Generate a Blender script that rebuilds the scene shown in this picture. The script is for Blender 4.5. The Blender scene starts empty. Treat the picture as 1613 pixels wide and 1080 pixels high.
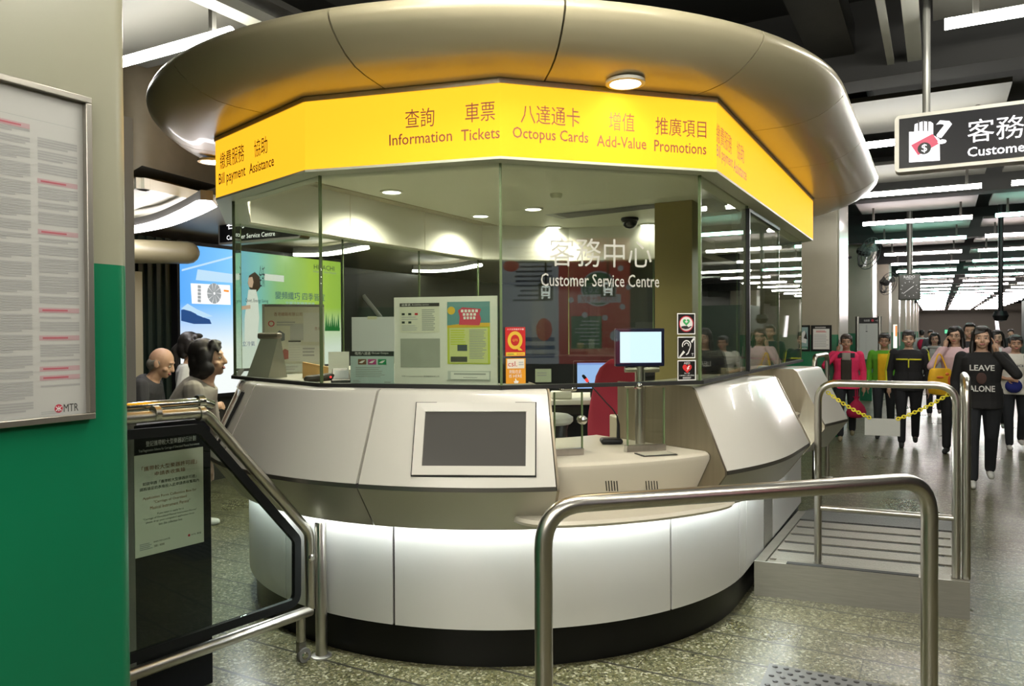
import bpy, bmesh, math, random
from mathutils import Vector, Matrix
random.seed(7)
scene = bpy.context.scene
COL = scene.collection
PI = math.pi

# ---------------------------------------------------------------- camera
EYE = Vector((0.0, 0.0, 1.58))
FOCAL = 1210.0                       # focal length in pixels of the 1613 px wide frame
PITCH, ROLL = math.radians(0.75), math.radians(0.30)
fwd = Vector((0, math.cos(PITCH), -math.sin(PITCH)))
up0 = Vector((0, math.sin(PITCH), math.cos(PITCH)))
rt0 = Vector((1, 0, 0))
rt = rt0 * math.cos(ROLL) - up0 * math.sin(ROLL)
up = up0 * math.cos(ROLL) + rt0 * math.sin(ROLL)
cam_data = bpy.data.cameras.new('camera')
cam_data.sensor_width = 36.0
cam_data.lens = FOCAL / 1613.0 * 36.0
cam_data.clip_end = 300
cam_data.clip_start = 0.05
cam = bpy.data.objects.new('camera', cam_data)
COL.objects.link(cam)
cam.matrix_world = Matrix(((rt.x, up.x, -fwd.x, EYE.x), (rt.y, up.y, -fwd.y, EYE.y), (rt.z, up.z, -fwd.z, EYE.z), (0, 0, 0, 1)))
scene.camera = cam

# ---------------------------------------------------------------- world, exposure
world = bpy.data.worlds.new('world')
scene.world = world
world.use_nodes = True
world.node_tree.nodes['Background'].inputs[0].default_value = (0.80, 0.86, 0.70, 1)
world.node_tree.nodes['Background'].inputs[1].default_value = 0.05
scene.view_settings.view_transform = 'Standard'
scene.view_settings.look = 'None'
scene.view_settings.exposure = 0.0
scene.view_settings.gamma = 1.0
scene.view_settings.use_curve_mapping = False
cy = scene.cycles
cy.use_denoising = True
cy.max_bounces = 12
cy.diffuse_bounces = 4
cy.glossy_bounces = 4
cy.transmission_bounces = 8
cy.transparent_max_bounces = 24
cy.sample_clamp_indirect = 6.0
cy.caustics_reflective = False
cy.caustics_refractive = False
TUBE_POWER = 60.0                    # radiance of a fluorescent tube
HALL_POWER = 130.0                   # radiance of the unseen tubes added behind the viewer for front light
SIGN_POWER = 1.3                     # radiance of the yellow backlit fascia
LED_POWER = 60.0                     # light strip under the console

# ---------------------------------------------------------------- geometry helpers
U = Vector((0.4848, 0.8746, 0.0))    # the way the corridor runs
N = Vector((0.8746, -0.4848, 0.0))   # across it, to the right
Z = Vector((0, 0, 1))

def su(s, n, z=0.0):
    return U * s + N * n + Z * z

def ray(px, py):
    return (fwd + rt * ((px - 806.5) / FOCAL) - up * ((py - 540.0) / FOCAL))

def at_z(px, py, z):
    d = ray(px, py)
    return EYE + d * ((z - EYE.z) / d.z)

def at_y(px, py, y):
    d = ray(px, py)
    return EYE + d * (y / d.y)

def hit(px, py, p0, n):
    d = ray(px, py)
    return EYE + d * ((p0 - EYE).dot(n) / d.dot(n))

def frame(o, x, y, z=None):
    x = x.normalized(); y = y.normalized()
    z = z or x.cross(y)
    return Matrix(((x.x, y.x, z.x, o.x), (x.y, y.y, z.y, o.y), (x.z, y.z, z.z, o.z), (0, 0, 0, 1)))

def prect(p0, d, x0, y0, x1, y1, off=0.0):
    """upright rectangle seen between two photo corners, on the vertical plane through p0 along d: (frame, width, height)"""
    d = Vector((d.x, d.y, 0)).normalized()
    n = d.cross(Z)
    p0 = p0 + n * off
    ym, xm = (y0 + y1) / 2, (x0 + x1) / 2
    a, b = hit(x0, ym, p0, n), hit(x1, ym, p0, n)
    zt, zb = hit(xm, y0, p0, n).z, hit(xm, y1, p0, n).z
    o = Vector((a.x, a.y, zb))
    return frame(o, d, Z, n), (b - a).length, zt - zb

# ---------------------------------------------------------------- materials
MATS = {}
def mat(name, col, rough=0.5, metal=0.0, emit=0.0, ecol=None, coat=0.0, spec=0.5, noise=0.0, nscale=20.0, stretch=None, bump=0.0, sss=0.0):
    if name in MATS:
        return MATS[name]
    m = bpy.data.materials.new(name)
    m.use_nodes = True
    nt = m.node_tree
    b = nt.nodes['Principled BSDF']
    c = (col[0], col[1], col[2], 1)
    b.inputs['Base Color'].default_value = c
    b.inputs['Roughness'].default_value = rough
    b.inputs['Metallic'].default_value = metal
    b.inputs['Specular IOR Level'].default_value = spec
    b.inputs['Coat Weight'].default_value = coat
    if emit:
        e = ecol or col
        b.inputs['Emission Color'].default_value = (e[0], e[1], e[2], 1)
        b.inputs['Emission Strength'].default_value = emit
    if noise or bump:
        tc = nt.nodes.new('ShaderNodeTexCoord')
        mp = nt.nodes.new('ShaderNodeMapping')
        nt.links.new(tc.outputs['Object'], mp.inputs[0])
        if stretch:
            mp.inputs['Scale'].default_value = stretch
        nz = nt.nodes.new('ShaderNodeTexNoise')
        nz.inputs['Scale'].default_value = nscale
        nz.inputs['Detail'].default_value = 5
        nt.links.new(mp.outputs[0], nz.inputs['Vector'])
        if noise:
            mx = nt.nodes.new('ShaderNodeMix'); mx.data_type = 'RGBA'
            mx.inputs[6].default_value = tuple(max(0, x * (1 - noise)) for x in col) + (1,)
            mx.inputs[7].default_value = tuple(min(1, x * (1 + noise)) for x in col) + (1,)
            nt.links.new(nz.outputs['Fac'], mx.inputs[0])
            nt.links.new(mx.outputs[2], b.inputs['Base Color'])
        if bump:
            bp = nt.nodes.new('ShaderNodeBump')
            bp.inputs['Strength'].default_value = bump
            bp.inputs['Distance'].default_value = 0.01
            nt.links.new(nz.outputs['Fac'], bp.inputs['Height'])
            nt.links.new(bp.outputs[0], b.inputs['Normal'])
    MATS[name] = m
    return m

def glass_mat(name, tint, ior=1.45, boost=1.0):
    if name in MATS:
        return MATS[name]
    m = bpy.data.materials.new(name); m.use_nodes = True
    nt = m.node_tree; nt.nodes.clear()
    out = nt.nodes.new('ShaderNodeOutputMaterial')
    tr = nt.nodes.new('ShaderNodeBsdfTransparent'); tr.inputs[0].default_value = (*tint, 1)
    gl = nt.nodes.new('ShaderNodeBsdfGlossy'); gl.inputs['Roughness'].default_value = 0.01
    gl.inputs[0].default_value = (0.95, 1, 0.95, 1)
    fr = nt.nodes.new('ShaderNodeLayerWeight'); fr.inputs[0].default_value = 0.5
    pw = nt.nodes.new('ShaderNodeMath'); pw.operation = 'POWER'; pw.inputs[1].default_value = 5.0
    f0 = ((ior - 1) / (ior + 1)) ** 2 * boost
    mul = nt.nodes.new('ShaderNodeMath'); mul.operation = 'MULTIPLY_ADD'; mul.inputs[1].default_value = 1 - f0; mul.inputs[2].default_value = f0; mul.use_clamp = True
    mx = nt.nodes.new('ShaderNodeMixShader')
    nt.links.new(fr.outputs['Facing'], pw.inputs[0]); nt.links.new(pw.outputs[0], mul.inputs[0])
    nt.links.new(mul.outputs[0], mx.inputs[0]); nt.links.new(tr.outputs[0], mx.inputs[1]); nt.links.new(gl.outputs[0], mx.inputs[2])
    nt.links.new(mx.outputs[0], out.inputs[0])
    MATS[name] = m
    return m

def emis(name, col, s):
    return mat(name, (0.0, 0.0, 0.0), 0.4, emit=s, ecol=col)

# ---------------------------------------------------------------- mesh collector
_text_cache = {}
def text_geo(s, bold=0.0):
    if (s, bold) in _text_cache:
        return _text_cache[(s, bold)]
    c = bpy.data.curves.new('txt', 'FONT'); c.body = s; c.resolution_u = 2; c.offset = bold
    o = bpy.data.objects.new('txt', c); COL.objects.link(o)
    dg = bpy.context.evaluated_depsgraph_get()
    me = bpy.data.meshes.new_from_object(o.evaluated_get(dg))
    vs = [(v.co.x, v.co.y) for v in me.vertices]; fs = [tuple(p.vertices) for p in me.polygons]
    x0 = min(v[0] for v in vs); x1 = max(v[0] for v in vs); y0 = min(v[1] for v in vs); y1 = max(v[1] for v in vs)
    r = ([((x - x0), (y - y0)) for x, y in vs], fs, x1 - x0, y1 - y0)
    bpy.data.objects.remove(o); bpy.data.curves.remove(c); bpy.data.meshes.remove(me)
    _text_cache[(s, bold)] = r
    return r

class MB:
    def __init__(self):
        self.v = []; self.f = []; self.mats = []
    def mi(self, m):
        if m not in self.mats:
            self.mats.append(m)
        return self.mats.index(m)
    def add(self, vs, fs, m):
        o = len(self.v); k = self.mi(m)
        self.v.extend(Vector(p) for p in vs)
        self.f.extend((tuple(i + o for i in f), k) for f in fs)
        return self
    def quad(self, pts, m):
        return self.add(pts, [tuple(range(len(pts)))], m)
    def box(self, fr, x0, x1, y0, y1, z0, z1, m):
        c = [(x0, y0, z0), (x1, y0, z0), (x1, y1, z0), (x0, y1, z0), (x0, y0, z1), (x1, y0, z1), (x1, y1, z1), (x0, y1, z1)]
        return self.add([fr @ Vector(p) for p in c], [(3, 2, 1, 0), (4, 5, 6, 7), (0, 1, 5, 4), (1, 2, 6, 5), (2, 3, 7, 6), (3, 0, 4, 7)], m)
    def rect(self, fr, x0, y0, x1, y1, m, z=0.0):
        return self.quad([fr @ Vector(p) for p in ((x0, y0, z), (x1, y0, z), (x1, y1, z), (x0, y1, z))], m)
    def poly(self, fr, pts, m, z=0.0):
        return self.quad([fr @ Vector((p[0], p[1], z)) for p in pts], m)
    def disc(self, fr, cx, cy, r, m, z=0.0, n=24, ry=None):
        ry = ry or r
        return self.poly(fr, [(cx + r * math.cos(2 * PI * i / n), cy + ry * math.sin(2 * PI * i / n)) for i in range(n)], m, z)
    def prism(self, fr, pts, z0, z1, m):
        n = len(pts)
        vs = [fr @ Vector((p[0], p[1], z0)) for p in pts] + [fr @ Vector((p[0], p[1], z1)) for p in pts]
        fs = [tuple(range(n - 1, -1, -1)), tuple(range(n, 2 * n))] + [(i, (i + 1) % n, n + (i + 1) % n, n + i) for i in range(n)]
        return self.add(vs, fs, m)
    def loft(self, rings, m, cap=True, closed=True):
        n = len(rings[0]); vs = [p for r in rings for p in r]; fs = []
        for k in range(len(rings) - 1):
            for i in range(n if closed else n - 1):
                j = (i + 1) % n
                fs.append((k * n + i, k * n + j, (k + 1) * n + j, (k + 1) * n + i))
        if cap:
            fs.append(tuple(range(n - 1, -1, -1))); fs.append(tuple(range((len(rings) - 1) * n, len(rings) * n)))
        return self.add(vs, fs, m)
    def ringloop(self, rings, m):
        """rings joined end to end (a closed sweep)"""
        n = len(rings[0]); R = len(rings); vs = [p for r in rings for p in r]; fs = []
        for k in range(R):
            for i in range(n):
                j = (i + 1) % n; q = (k + 1) % R
                fs.append((k * n + i, k * n + j, q * n + j, q * n + i))
        return self.add(vs, fs, m)
    def tube(self, pts, r, m, n=12, cap=True):
        pts = [Vector(p) for p in pts]; rings = []; prev = None
        for i, p in enumerate(pts):
            a = pts[i] - pts[i - 1] if i else pts[1] - pts[0]
            b = pts[i + 1] - pts[i] if i < len(pts) - 1 else a
            t = (a.normalized() + b.normalized()).normalized()
            if prev is None:
                ref = Z if abs(t.z) < 0.9 else Vector((1, 0, 0))
                x = t.cross(ref).normalized()
            else:
                x = (prev - t * prev.dot(t)).normalized()
            prev = x; y = t.cross(x)
            k = 1.0 / max(0.5, t.dot(b.normalized()))
            rr = r[i] if isinstance(r, (list, tuple)) else r
            rings.append([p + (x * math.cos(2 * PI * j / n) + y * math.sin(2 * PI * j / n)) * rr for j in range(n)])
        return self.loft(rings, m, cap)
    def lathe(self, fr, prof, m, n=24):
        rings = [[fr @ Vector((r * math.cos(2 * PI * i / n), r * math.sin(2 * PI * i / n), z)) for i in range(n)] for r, z in prof]
        return self.loft(rings, m)
    def ell(self, c, rx, ry, rz, m, rot=None, n=14, k=9):
        c = Vector(c); rings = []
        for a in range(1, k):
            th = PI * a / k
            ring = []
            for i in range(n):
                p = Vector((rx * math.sin(th) * math.cos(2 * PI * i / n), ry * math.sin(th) * math.sin(2 * PI * i / n), -rz * math.cos(th)))
                if rot is not None:
                    p = rot @ p
                ring.append(c + p)
            rings.append(ring)
        return self.loft(rings, m)
    def cap(self, a, b, ra, rb, m, n=10):
        """tapered limb with rounded ends"""
        a = Vector(a); b = Vector(b); t = b - a
        if t.length < 1e-6:
            return self.ell(a, ra, ra, ra, m)
        t.normalize(); x = t.cross(Z if abs(t.z) < 0.9 else Vector((1, 0, 0))).normalized(); y = t.cross(x); rings = []
        for q in (-80, -55, -28):
            w = math.radians(q); rings.append((a + t * ra * math.sin(w), ra * math.cos(w)))
        for q in range(0, 5):
            w = q / 4; rings.append((a.lerp(b, w), ra + (rb - ra) * w))
        for q in (28, 55, 80):
            w = math.radians(q); rings.append((b + t * rb * math.sin(w), rb * math.cos(w)))
        return self.loft([[c + (x * math.cos(2 * PI * i / n) + y * math.sin(2 * PI * i / n)) * r for i in range(n)] for c, r in rings], m)
    def text(self, fr, s, x, y, w, h, m, z=0.0, align='L', bold=0.0):
        """text with its ink box w wide (or natural if None) and h high, lower left corner (or centre) at x, y"""
        vs, fs, tw, th = text_geo(s, bold)
        if h is None: h = w * th / tw
        if w is None: w = h * tw / th
        if align == 'C': x -= w / 2; y -= h / 2
        if align == 'R': x -= w
        return self.add([fr @ Vector((x + a * w / tw, y + b * h / th, z)) for a, b in vs], fs, m)
    def lines(self, fr, x0, y0, x1, y1, n, m, z=0.0, ragged=0.25, fill=0.5):
        """n lines of print too small to read"""
        p = (y1 - y0) / n
        for i in range(n):
            e = x1 - (x1 - x0) * random.random() * ragged
            self.rect(fr, x0, y0 + p * (i + 0.5 - fill / 2), e, y0 + p * (i + 0.5 + fill / 2), m, z)
        return self
    def build(self, name, parent=None, loc=None, smooth=35, bevel=0.0, seg=2):
        vs = self.v
        if loc is None:
            if parent is not None:
                loc = Vector((0, 0, 0)); off = parent_world(parent)
            else:
                lo = [min(v[i] for v in vs) for i in range(3)]; hi = [max(v[i] for v in vs) for i in range(3)]
                loc = Vector(((lo[0] + hi[0]) / 2, (lo[1] + hi[1]) / 2, lo[2])); off = loc
        else:
            loc = Vector(loc); off = loc + (parent_world(parent) if parent else Vector((0, 0, 0)))
        me = bpy.data.meshes.new(name)
        me.from_pydata([v - off for v in vs], [], [f for f, k in self.f])
        for m in self.mats:
            me.materials.append(m)
        me.polygons.foreach_set('material_index', [k for f, k in self.f])
        if smooth:
            me.polygons.foreach_set('use_smooth', [True] * len(self.f))
            me.set_sharp_from_angle(angle=math.radians(smooth))
        me.update()
        o = bpy.data.objects.new(name, me); COL.objects.link(o)
        o.location = loc
        if parent is not None:
            o.parent = parent
        if bevel:
            b = o.modifiers.new('edge', 'BEVEL'); b.width = bevel; b.segments = seg; b.limit_method = 'ANGLE'; b.angle_limit = math.radians(50)
        return o

def parent_world(o):
    p = Vector((0, 0, 0))
    while o is not None:
        p = p + o.location; o = o.parent
    return p

def tag(o, label, cat, group=None, kind=None):
    if label: o['label'] = label
    if cat: o['category'] = cat
    if group: o['group'] = group
    if kind: o['kind'] = kind
    return o

def thing(name, label, cat, loc=(0, 0, 0), group=None):
    o = bpy.data.objects.new(name, None); COL.objects.link(o)
    o.empty_display_size = 0.1
    o.location = loc
    return tag(o, label, cat, group)

def struct(mb, name, **kw):
    o = mb.build(name, **kw); o['kind'] = 'structure'
    return o

def copy_thing(src, loc, label=None, group=None):
    """a copy of a thing with copies of its parts and sub-parts"""
    r = src.copy(); COL.objects.link(r); r.location = loc
    if label: r['label'] = label
    if group: r['group'] = group
    for ch in list(src.children):
        c = ch.copy(); COL.objects.link(c); c.parent = r
        for g in list(ch.children):
            d = g.copy(); COL.objects.link(d); d.parent = c
    return r

def bend(pts, r, n=5):
    """polyline with rounded corners"""
    pts = [Vector(p) for p in pts]; out = [pts[0]]
    for i in range(1, len(pts) - 1):
        a = (pts[i - 1] - pts[i]); b = (pts[i + 1] - pts[i])
        ang = a.angle(b); d = min(r / math.tan(ang / 2), a.length * 0.49, b.length * 0.49)
        p, q = pts[i] + a.normalized() * d, pts[i] + b.normalized() * d
        for k in range(n + 1):
            t = k / n
            out.append(p * (1 - t) ** 2 + pts[i] * (2 * t * (1 - t)) + q * t * t)
    out.append(pts[-1])
    return out

# ---------------------------------------------------------------- materials of the place
steel = mat('stainless steel', (0.55, 0.53, 0.48), 0.28, 1.0, noise=0.08, nscale=60, stretch=(1, 1, 0.1))
steel_dull = mat('brushed steel', (0.42, 0.41, 0.37), 0.42, 1.0, noise=0.15, nscale=30, stretch=(0.3, 0.3, 4))
chrome = mat('chrome', (0.75, 0.74, 0.70), 0.12, 1.0)
brown_steel = mat('bronze tinted steel', (0.30, 0.26, 0.19), 0.45, 0.8, noise=0.15, nscale=40, stretch=(1, 1, 0.05))
white_panel = mat('white enamel panel', (0.70, 0.68, 0.62), 0.22, 0.0, coat=0.3)
skirt_m = mat('pale metal cladding', (0.72, 0.71, 0.68), 0.34, 0.25)
under_m = mat('satin metal undercut', (0.46, 0.45, 0.38), 0.34, 0.75)
black_m = mat('black stone plinth', (0.006, 0.006, 0.0055), 0.3, 0.0, spec=0.2)
dark_gap = mat('dark gap', (0.012, 0.012, 0.011), 0.7)
beige_solid = mat('cream solid surface', (0.66, 0.61, 0.50), 0.35)
canopy_m = mat('cream painted canopy', (0.43, 0.39, 0.265), 0.30, 0.1, coat=0.2)
ceil_white = mat('kiosk ceiling panel', (0.62, 0.64, 0.50), 0.45)
wall_white = mat('kiosk white lining', (0.72, 0.73, 0.66), 0.45)
paper = mat('white paper', (0.74, 0.75, 0.71), 0.6)
cream_paper = mat('cream paper', (0.70, 0.70, 0.58), 0.6)
ink = mat('black print', (0.02, 0.02, 0.02), 0.6)
grey_ink = mat('grey print', (0.36, 0.37, 0.36), 0.6)
pale_ink = mat('pale grey print', (0.50, 0.51, 0.50), 0.6)
red_ink = mat('red print', (0.55, 0.03, 0.05), 0.5)
brown_ink = mat('brown print', (0.28, 0.09, 0.04), 0.5)
white_ink = mat('white print', (0.80, 0.80, 0.78), 0.6)
black_plastic = mat('black plastic', (0.010, 0.010, 0.011), 0.4, spec=0.25)
black_rubber = mat('black rubber gasket', (0.008, 0.009, 0.009), 0.6, spec=0.15)
glass_g = glass_mat('kiosk glass', (0.915, 0.94, 0.89), 1.5, 1.0)
glass_c = glass_mat('clear glass', (0.95, 0.97, 0.95), 1.45)
glass_edge = mat('green glass edge', (0.14, 0.19, 0.09), 0.2)
yellow_sign = mat('yellow backlit panel', (0.40, 0.20, 0.008), 0.75, spec=0.1, emit=SIGN_POWER, ecol=(1.0, 0.475, 0.02))
lamp_white = emis('lamp diffuser', (1.0, 0.97, 0.88), 14.0)
tube_hall = emis('bright fluorescent tube', (1.0, 0.96, 0.85), HALL_POWER)
tube_white = emis('fluorescent tube', (1.0, 0.98, 0.90), TUBE_POWER)
tube_teal = emis('teal fluorescent tube', (0.45, 1.0, 0.80), TUBE_POWER * 0.55)
tube_pink = emis('pinkish fluorescent tube', (1.0, 0.86, 0.86), TUBE_POWER)

# ================================================================ the setting
FR0 = frame(Vector((0, 0, 0)), N, U, Z)          # x across the corridor, y along it, z up

def floor_material():
    m = bpy.data.materials.new('terrazzo tile floor'); m.use_nodes = True
    nt = m.node_tree; L = nt.links.new; b = nt.nodes['Principled BSDF']; b.inputs['Specular IOR Level'].default_value = 0.38
    tc = nt.nodes.new('ShaderNodeTexCoord')
    def vor(scale, feat='F1'):
        v = nt.nodes.new('ShaderNodeTexVoronoi'); v.inputs['Scale'].default_value = scale; v.feature = feat
        L(tc.outputs['Object'], v.inputs['Vector']); return v
    def ramp(src, stops):
        r = nt.nodes.new('ShaderNodeValToRGB'); e = r.color_ramp.elements
        while len(e) < len(stops): e.new(0.5)
        for k, (p, c) in enumerate(stops):
            e[k].position = p; e[k].color = (*c, 1)
        r.color_ramp.interpolation = 'CONSTANT'
        L(src, r.inputs[0]); return r
    v1 = vor(78)
    sep = nt.nodes.new('ShaderNodeSeparateColor'); L(v1.outputs['Color'], sep.inputs[0])
    r1 = ramp(sep.outputs[0], [(0.0, (0.016, 0.016, 0.008)), (0.20, (0.090, 0.086, 0.038)), (0.5, (0.135, 0.130, 0.072)), (0.78, (0.22, 0.212, 0.135)), (0.90, (0.42, 0.41, 0.31))])
    v2 = vor(150)
    sep2 = nt.nodes.new('ShaderNodeSeparateColor'); L(v2.outputs['Color'], sep2.inputs[0])
    r2 = ramp(sep2.outputs[1], [(0.0, (0.012, 0.012, 0.006)), (0.18, (0.10, 0.098, 0.046)), (0.75, (0.16, 0.125, 0.030)), (0.88, (0.38, 0.37, 0.26))])
    mx = nt.nodes.new('ShaderNodeMix'); mx.data_type = 'RGBA'; mx.inputs[0].default_value = 0.42
    L(r1.outputs[0], mx.inputs[6]); L(r2.outputs[0], mx.inputs[7])
    br = nt.nodes.new('ShaderNodeTexBrick'); br.offset = 0.5
    br.inputs['Scale'].default_value = 1.0; br.inputs['Brick Width'].default_value = 0.62; br.inputs['Row Height'].default_value = 0.31
    br.inputs['Mortar Size'].default_value = 0.0035; br.inputs['Mortar Smooth'].default_value = 0.2
    br.inputs['Color1'].default_value = (0.90, 0.90, 0.90, 1); br.inputs['Color2'].default_value = (1.06, 1.06, 1.04, 1); br.inputs['Mortar'].default_value = (0.42, 0.40, 0.36, 1)
    L(tc.outputs['Object'], br.inputs['Vector'])
    ml = nt.nodes.new('ShaderNodeMix'); ml.data_type = 'RGBA'; ml.blend_type = 'MULTIPLY'; ml.inputs[0].default_value = 1.0
    L(mx.outputs[2], ml.inputs[6]); L(br.outputs['Color'], ml.inputs[7])
    nz = nt.nodes.new('ShaderNodeTexNoise'); nz.inputs['Scale'].default_value = 1.1; nz.inputs['Detail'].default_value = 6
    L(tc.outputs['Object'], nz.inputs['Vector'])
    mr = nt.nodes.new('ShaderNodeMapRange'); mr.inputs[1].default_value = 0.35; mr.inputs[2].default_value = 0.7; mr.inputs[3].default_value = 0.27; mr.inputs[4].default_value = 0.36
    L(nz.outputs['Fac'], mr.inputs[0]); L(mr.outputs[0], b.inputs['Roughness'])
    sx = nt.nodes.new('ShaderNodeSeparateXYZ'); L(tc.outputs['Object'], sx.inputs[0])
    ad_ = nt.nodes.new('ShaderNodeMath'); ad_.operation = 'ADD'; ad_.inputs[1].default_value = 100 * 0.31; L(sx.outputs[1], ad_.inputs[0])
    md = nt.nodes.new('ShaderNodeMath'); md.operation = 'MODULO'; md.inputs[1].default_value = 0.31; L(ad_.outputs[0], md.inputs[0])
    lt_ = nt.nodes.new('ShaderNodeMath'); lt_.operation = 'LESS_THAN'; lt_.inputs[1].default_value = 0.013; L(md.outputs[0], lt_.inputs[0])
    gv = nt.nodes.new('ShaderNodeMix'); gv.data_type = 'RGBA'; gv.inputs[7].default_value = (0.035, 0.033, 0.026, 1)
    L(lt_.outputs[0], gv.inputs[0]); L(ml.outputs[2], gv.inputs[6])
    L(gv.outputs[2], b.inputs['Base Color'])
    bp = nt.nodes.new('ShaderNodeBump'); bp.inputs['Strength'].default_value = 0.35; bp.inputs['Distance'].default_value = 0.004
    L(br.outputs['Fac'], bp.inputs['Height']); bp.invert = True
    L(bp.outputs[0], b.inputs['Normal'])
    return m

fm = MB().box(Matrix.Identity(4), -9.5, 9, -9, 95, -0.2, 0.0, floor_material())
flo = fm.build('floor', loc=(0, 0, 0)); flo.rotation_euler = (0, 0, math.atan2(N.y, N.x)); flo['kind'] = 'structure'

ceil_dark = mat('dark ceiling slab', (0.012, 0.012, 0.0115), 0.9, noise=0.4, nscale=2)
struct(MB().box(FR0, -9.5, 9, -9, 95, 4.0, 4.2, ceil_dark), 'ceiling')

wall_dark = mat('dark hall wall', (0.035, 0.035, 0.030), 0.5, noise=0.3, nscale=1.5)
beige_col = mat('beige painted column', (0.36, 0.33, 0.25), 0.35, noise=0.06, nscale=6)
green_col = mat('green painted column', (0.010, 0.17, 0.075), 0.32, noise=0.10, nscale=4)
green_dark = mat('dark green panel', (0.006, 0.035, 0.020), 0.4)
struct(MB().box(FR0, -9.3, -9.1, -9, 95, 0, 4.0, wall_dark), 'wall_left')
struct(MB().box(FR0, 8.6, 8.8, -9, 95, 0, 4.0, wall_dark), 'wall_right')
struct(MB().box(FR0, -9.3, 8.8, 82, 82.2, 0, 4.0, mat('beige end wall', (0.42, 0.38, 0.30), .5)), 'wall_end')

# ---- near column with the framed notice, rounded corner towards the kiosk
near_beige = mat('near column beige paint', (0.315, 0.31, 0.225), 0.30, noise=0.05, nscale=5, bump=0.03)
near_green = mat('near column green paint', (0.003, 0.17, 0.075), 0.30, noise=0.12, nscale=3, bump=0.02)
PS, PN = 1.319, -1.90        # corner: along, across
edge_px = at_y(165, 420, 2.0)
def column_outline(s0, s1, n0, n1, r):
    out = []
    for cx, cyy, a in ((n1 - r, s1 - r, 0), (n0 + r, s1 - r, 90), (n0 + r, s0 + r, 180), (n1 - r, s0 + r, 270)):
        for k in range(7):
            t = math.radians(a + 15 * k); out.append((cx + r * math.cos(t), cyy + r * math.sin(t)))
    return out
near_green_top = 1.765
pm = MB()
ol = column_outline(-0.9, PS, -2.9, PN, 0.045)
pm.prism(FR0, ol, 0, near_green_top, near_green)
pm.prism(FR0, ol, near_green_top, 4.0, near_beige)
struct(pm, 'column')

# ---- the row of columns along the corridor
grey_tile = mat('glossy corner tiles', (0.45, 0.45, 0.39), 0.3)
for k in range(9):
    s0 = 12.4 + 6.7 * k
    mb = MB()
    o1 = column_outline(s0, s0 + 1.3, -2.75, -1.3, 0.03)
    mb.prism(FR0, o1, 0, 1.53, green_col)
    mb.prism(FR0, o1, 1.53, 4.0, beige_col)
    mb.box(FR0, -1.3, -1.285, s0 + 0.02, s0 + 1.28, 1.0, 4.0, grey_tile)
    struct(mb, 'column')
# columns on the far right side of the corridor
for k in range(4):
    s0 = 24 + 12 * k
    struct(MB().prism(FR0, column_outline(s0, s0 + 1.2, 5.2, 6.4, 0.03), 0, 4.0, beige_col), 'column')
struct(MB().box(FR0, 1.45, 2.6, 16.6, 18.2, 0, 2.15, green_dark), 'partition')

# ---- ceiling lights of the corridor
trough_m = mat('ceiling light housing', (0.07, 0.067, 0.058), 0.7)
def ceiling_light(tube, label, pos, wide=1.5):
    t = thing('ceiling_light', label, 'light', pos)
    h = MB()
    fr = frame(parent_world(t), N, U, Z)
    h.box(fr, -wide / 2 - 0.06, wide / 2 + 0.06, -0.60, 0.60, 0.26, 0.30, trough_m)
    for x in (-wide * .4, wide * .4):
        h.box(fr, x - 0.015, x + 0.015, -0.015, 0.015, 0.04, 0.262, trough_m)
    h.build('housing', t)
    d = MB().tube([fr @ Vector((-wide / 2, 0, 0.02)), fr @ Vector((wide / 2, 0, 0.02))], 0.030, tube, n=10)
    d.build('tube', t)
    return t
ORD = ['first', 'second', 'third', 'fourth', 'fifth', 'sixth', 'seventh', 'eighth', 'ninth', 'tenth', 'eleventh', 'twelfth', 'thirteenth', 'fourteenth', 'fifteenth', 'sixteenth', 'seventeenth', 'eighteenth', 'nineteenth', 'twentieth', 'twenty-first', 'twenty-second', 'twenty-third', 'twenty-fourth']
protos = {}
def put_light(s, n, kind, label, group):
    p = su(s, n, 3.27)
    if kind not in protos:
        protos[kind] = ceiling_light({'white': tube_white, 'bright': tube_hall, 'teal': tube_teal, 'pinkish': tube_pink}[kind], label, p)
        protos[kind]['group'] = group
        return protos[kind]
    return copy_thing(protos[kind], p, label, group)
for k in range(24):
    s = 4.95 + 2.85 * k
    kind = 'white' if k < 3 else ('teal' if k in (4, 8, 12, 15, 18) else 'pinkish')
    put_light(s, 0.78 if k == 0 else -0.3, kind, '%s fluorescent ceiling light in the row nearer the columns, %s counting away from the kiosk' % (kind, ORD[k]), 'corridor ceiling lights nearer the columns')
    if k >= 1:
        kind = 'teal' if k in (3, 6, 8, 11, 14) else ('white' if k < 3 else 'pinkish')
        put_light(s, 1.50, kind, '%s fluorescent ceiling light in the row over the walkway, %s counting away from the kiosk' % (kind, ORD[k - 1]), 'corridor ceiling lights over the walkway')
    if k >= 6:
        put_light(s, 3.3, 'pinkish' if k % 3 else 'white', 'fluorescent ceiling light in the row farthest from the columns, %s along' % ORD[k - 6], 'corridor ceiling lights farthest from the columns')
# unseen, brighter rows added behind the viewer for front light; one over left hall
for k in range(1, 5):
    s = 4.95 - 2.85 * k
    put_light(s, -0.9, 'bright', 'white fluorescent ceiling light over the near hall beside the columns, %s back' % ORD[k - 1], 'unseen ceiling lights of the near hall')
    put_light(s, 1.50, 'bright', 'white fluorescent ceiling light over the near hall walkway, %s back' % ORD[k - 1], 'unseen ceiling lights of the near hall')
p = at_z(228, 93, 3.25)
lt = ceiling_light(tube_white, 'bright white fluorescent ceiling light beside the beige column, above the kiosk canopy edge', p)

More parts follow.
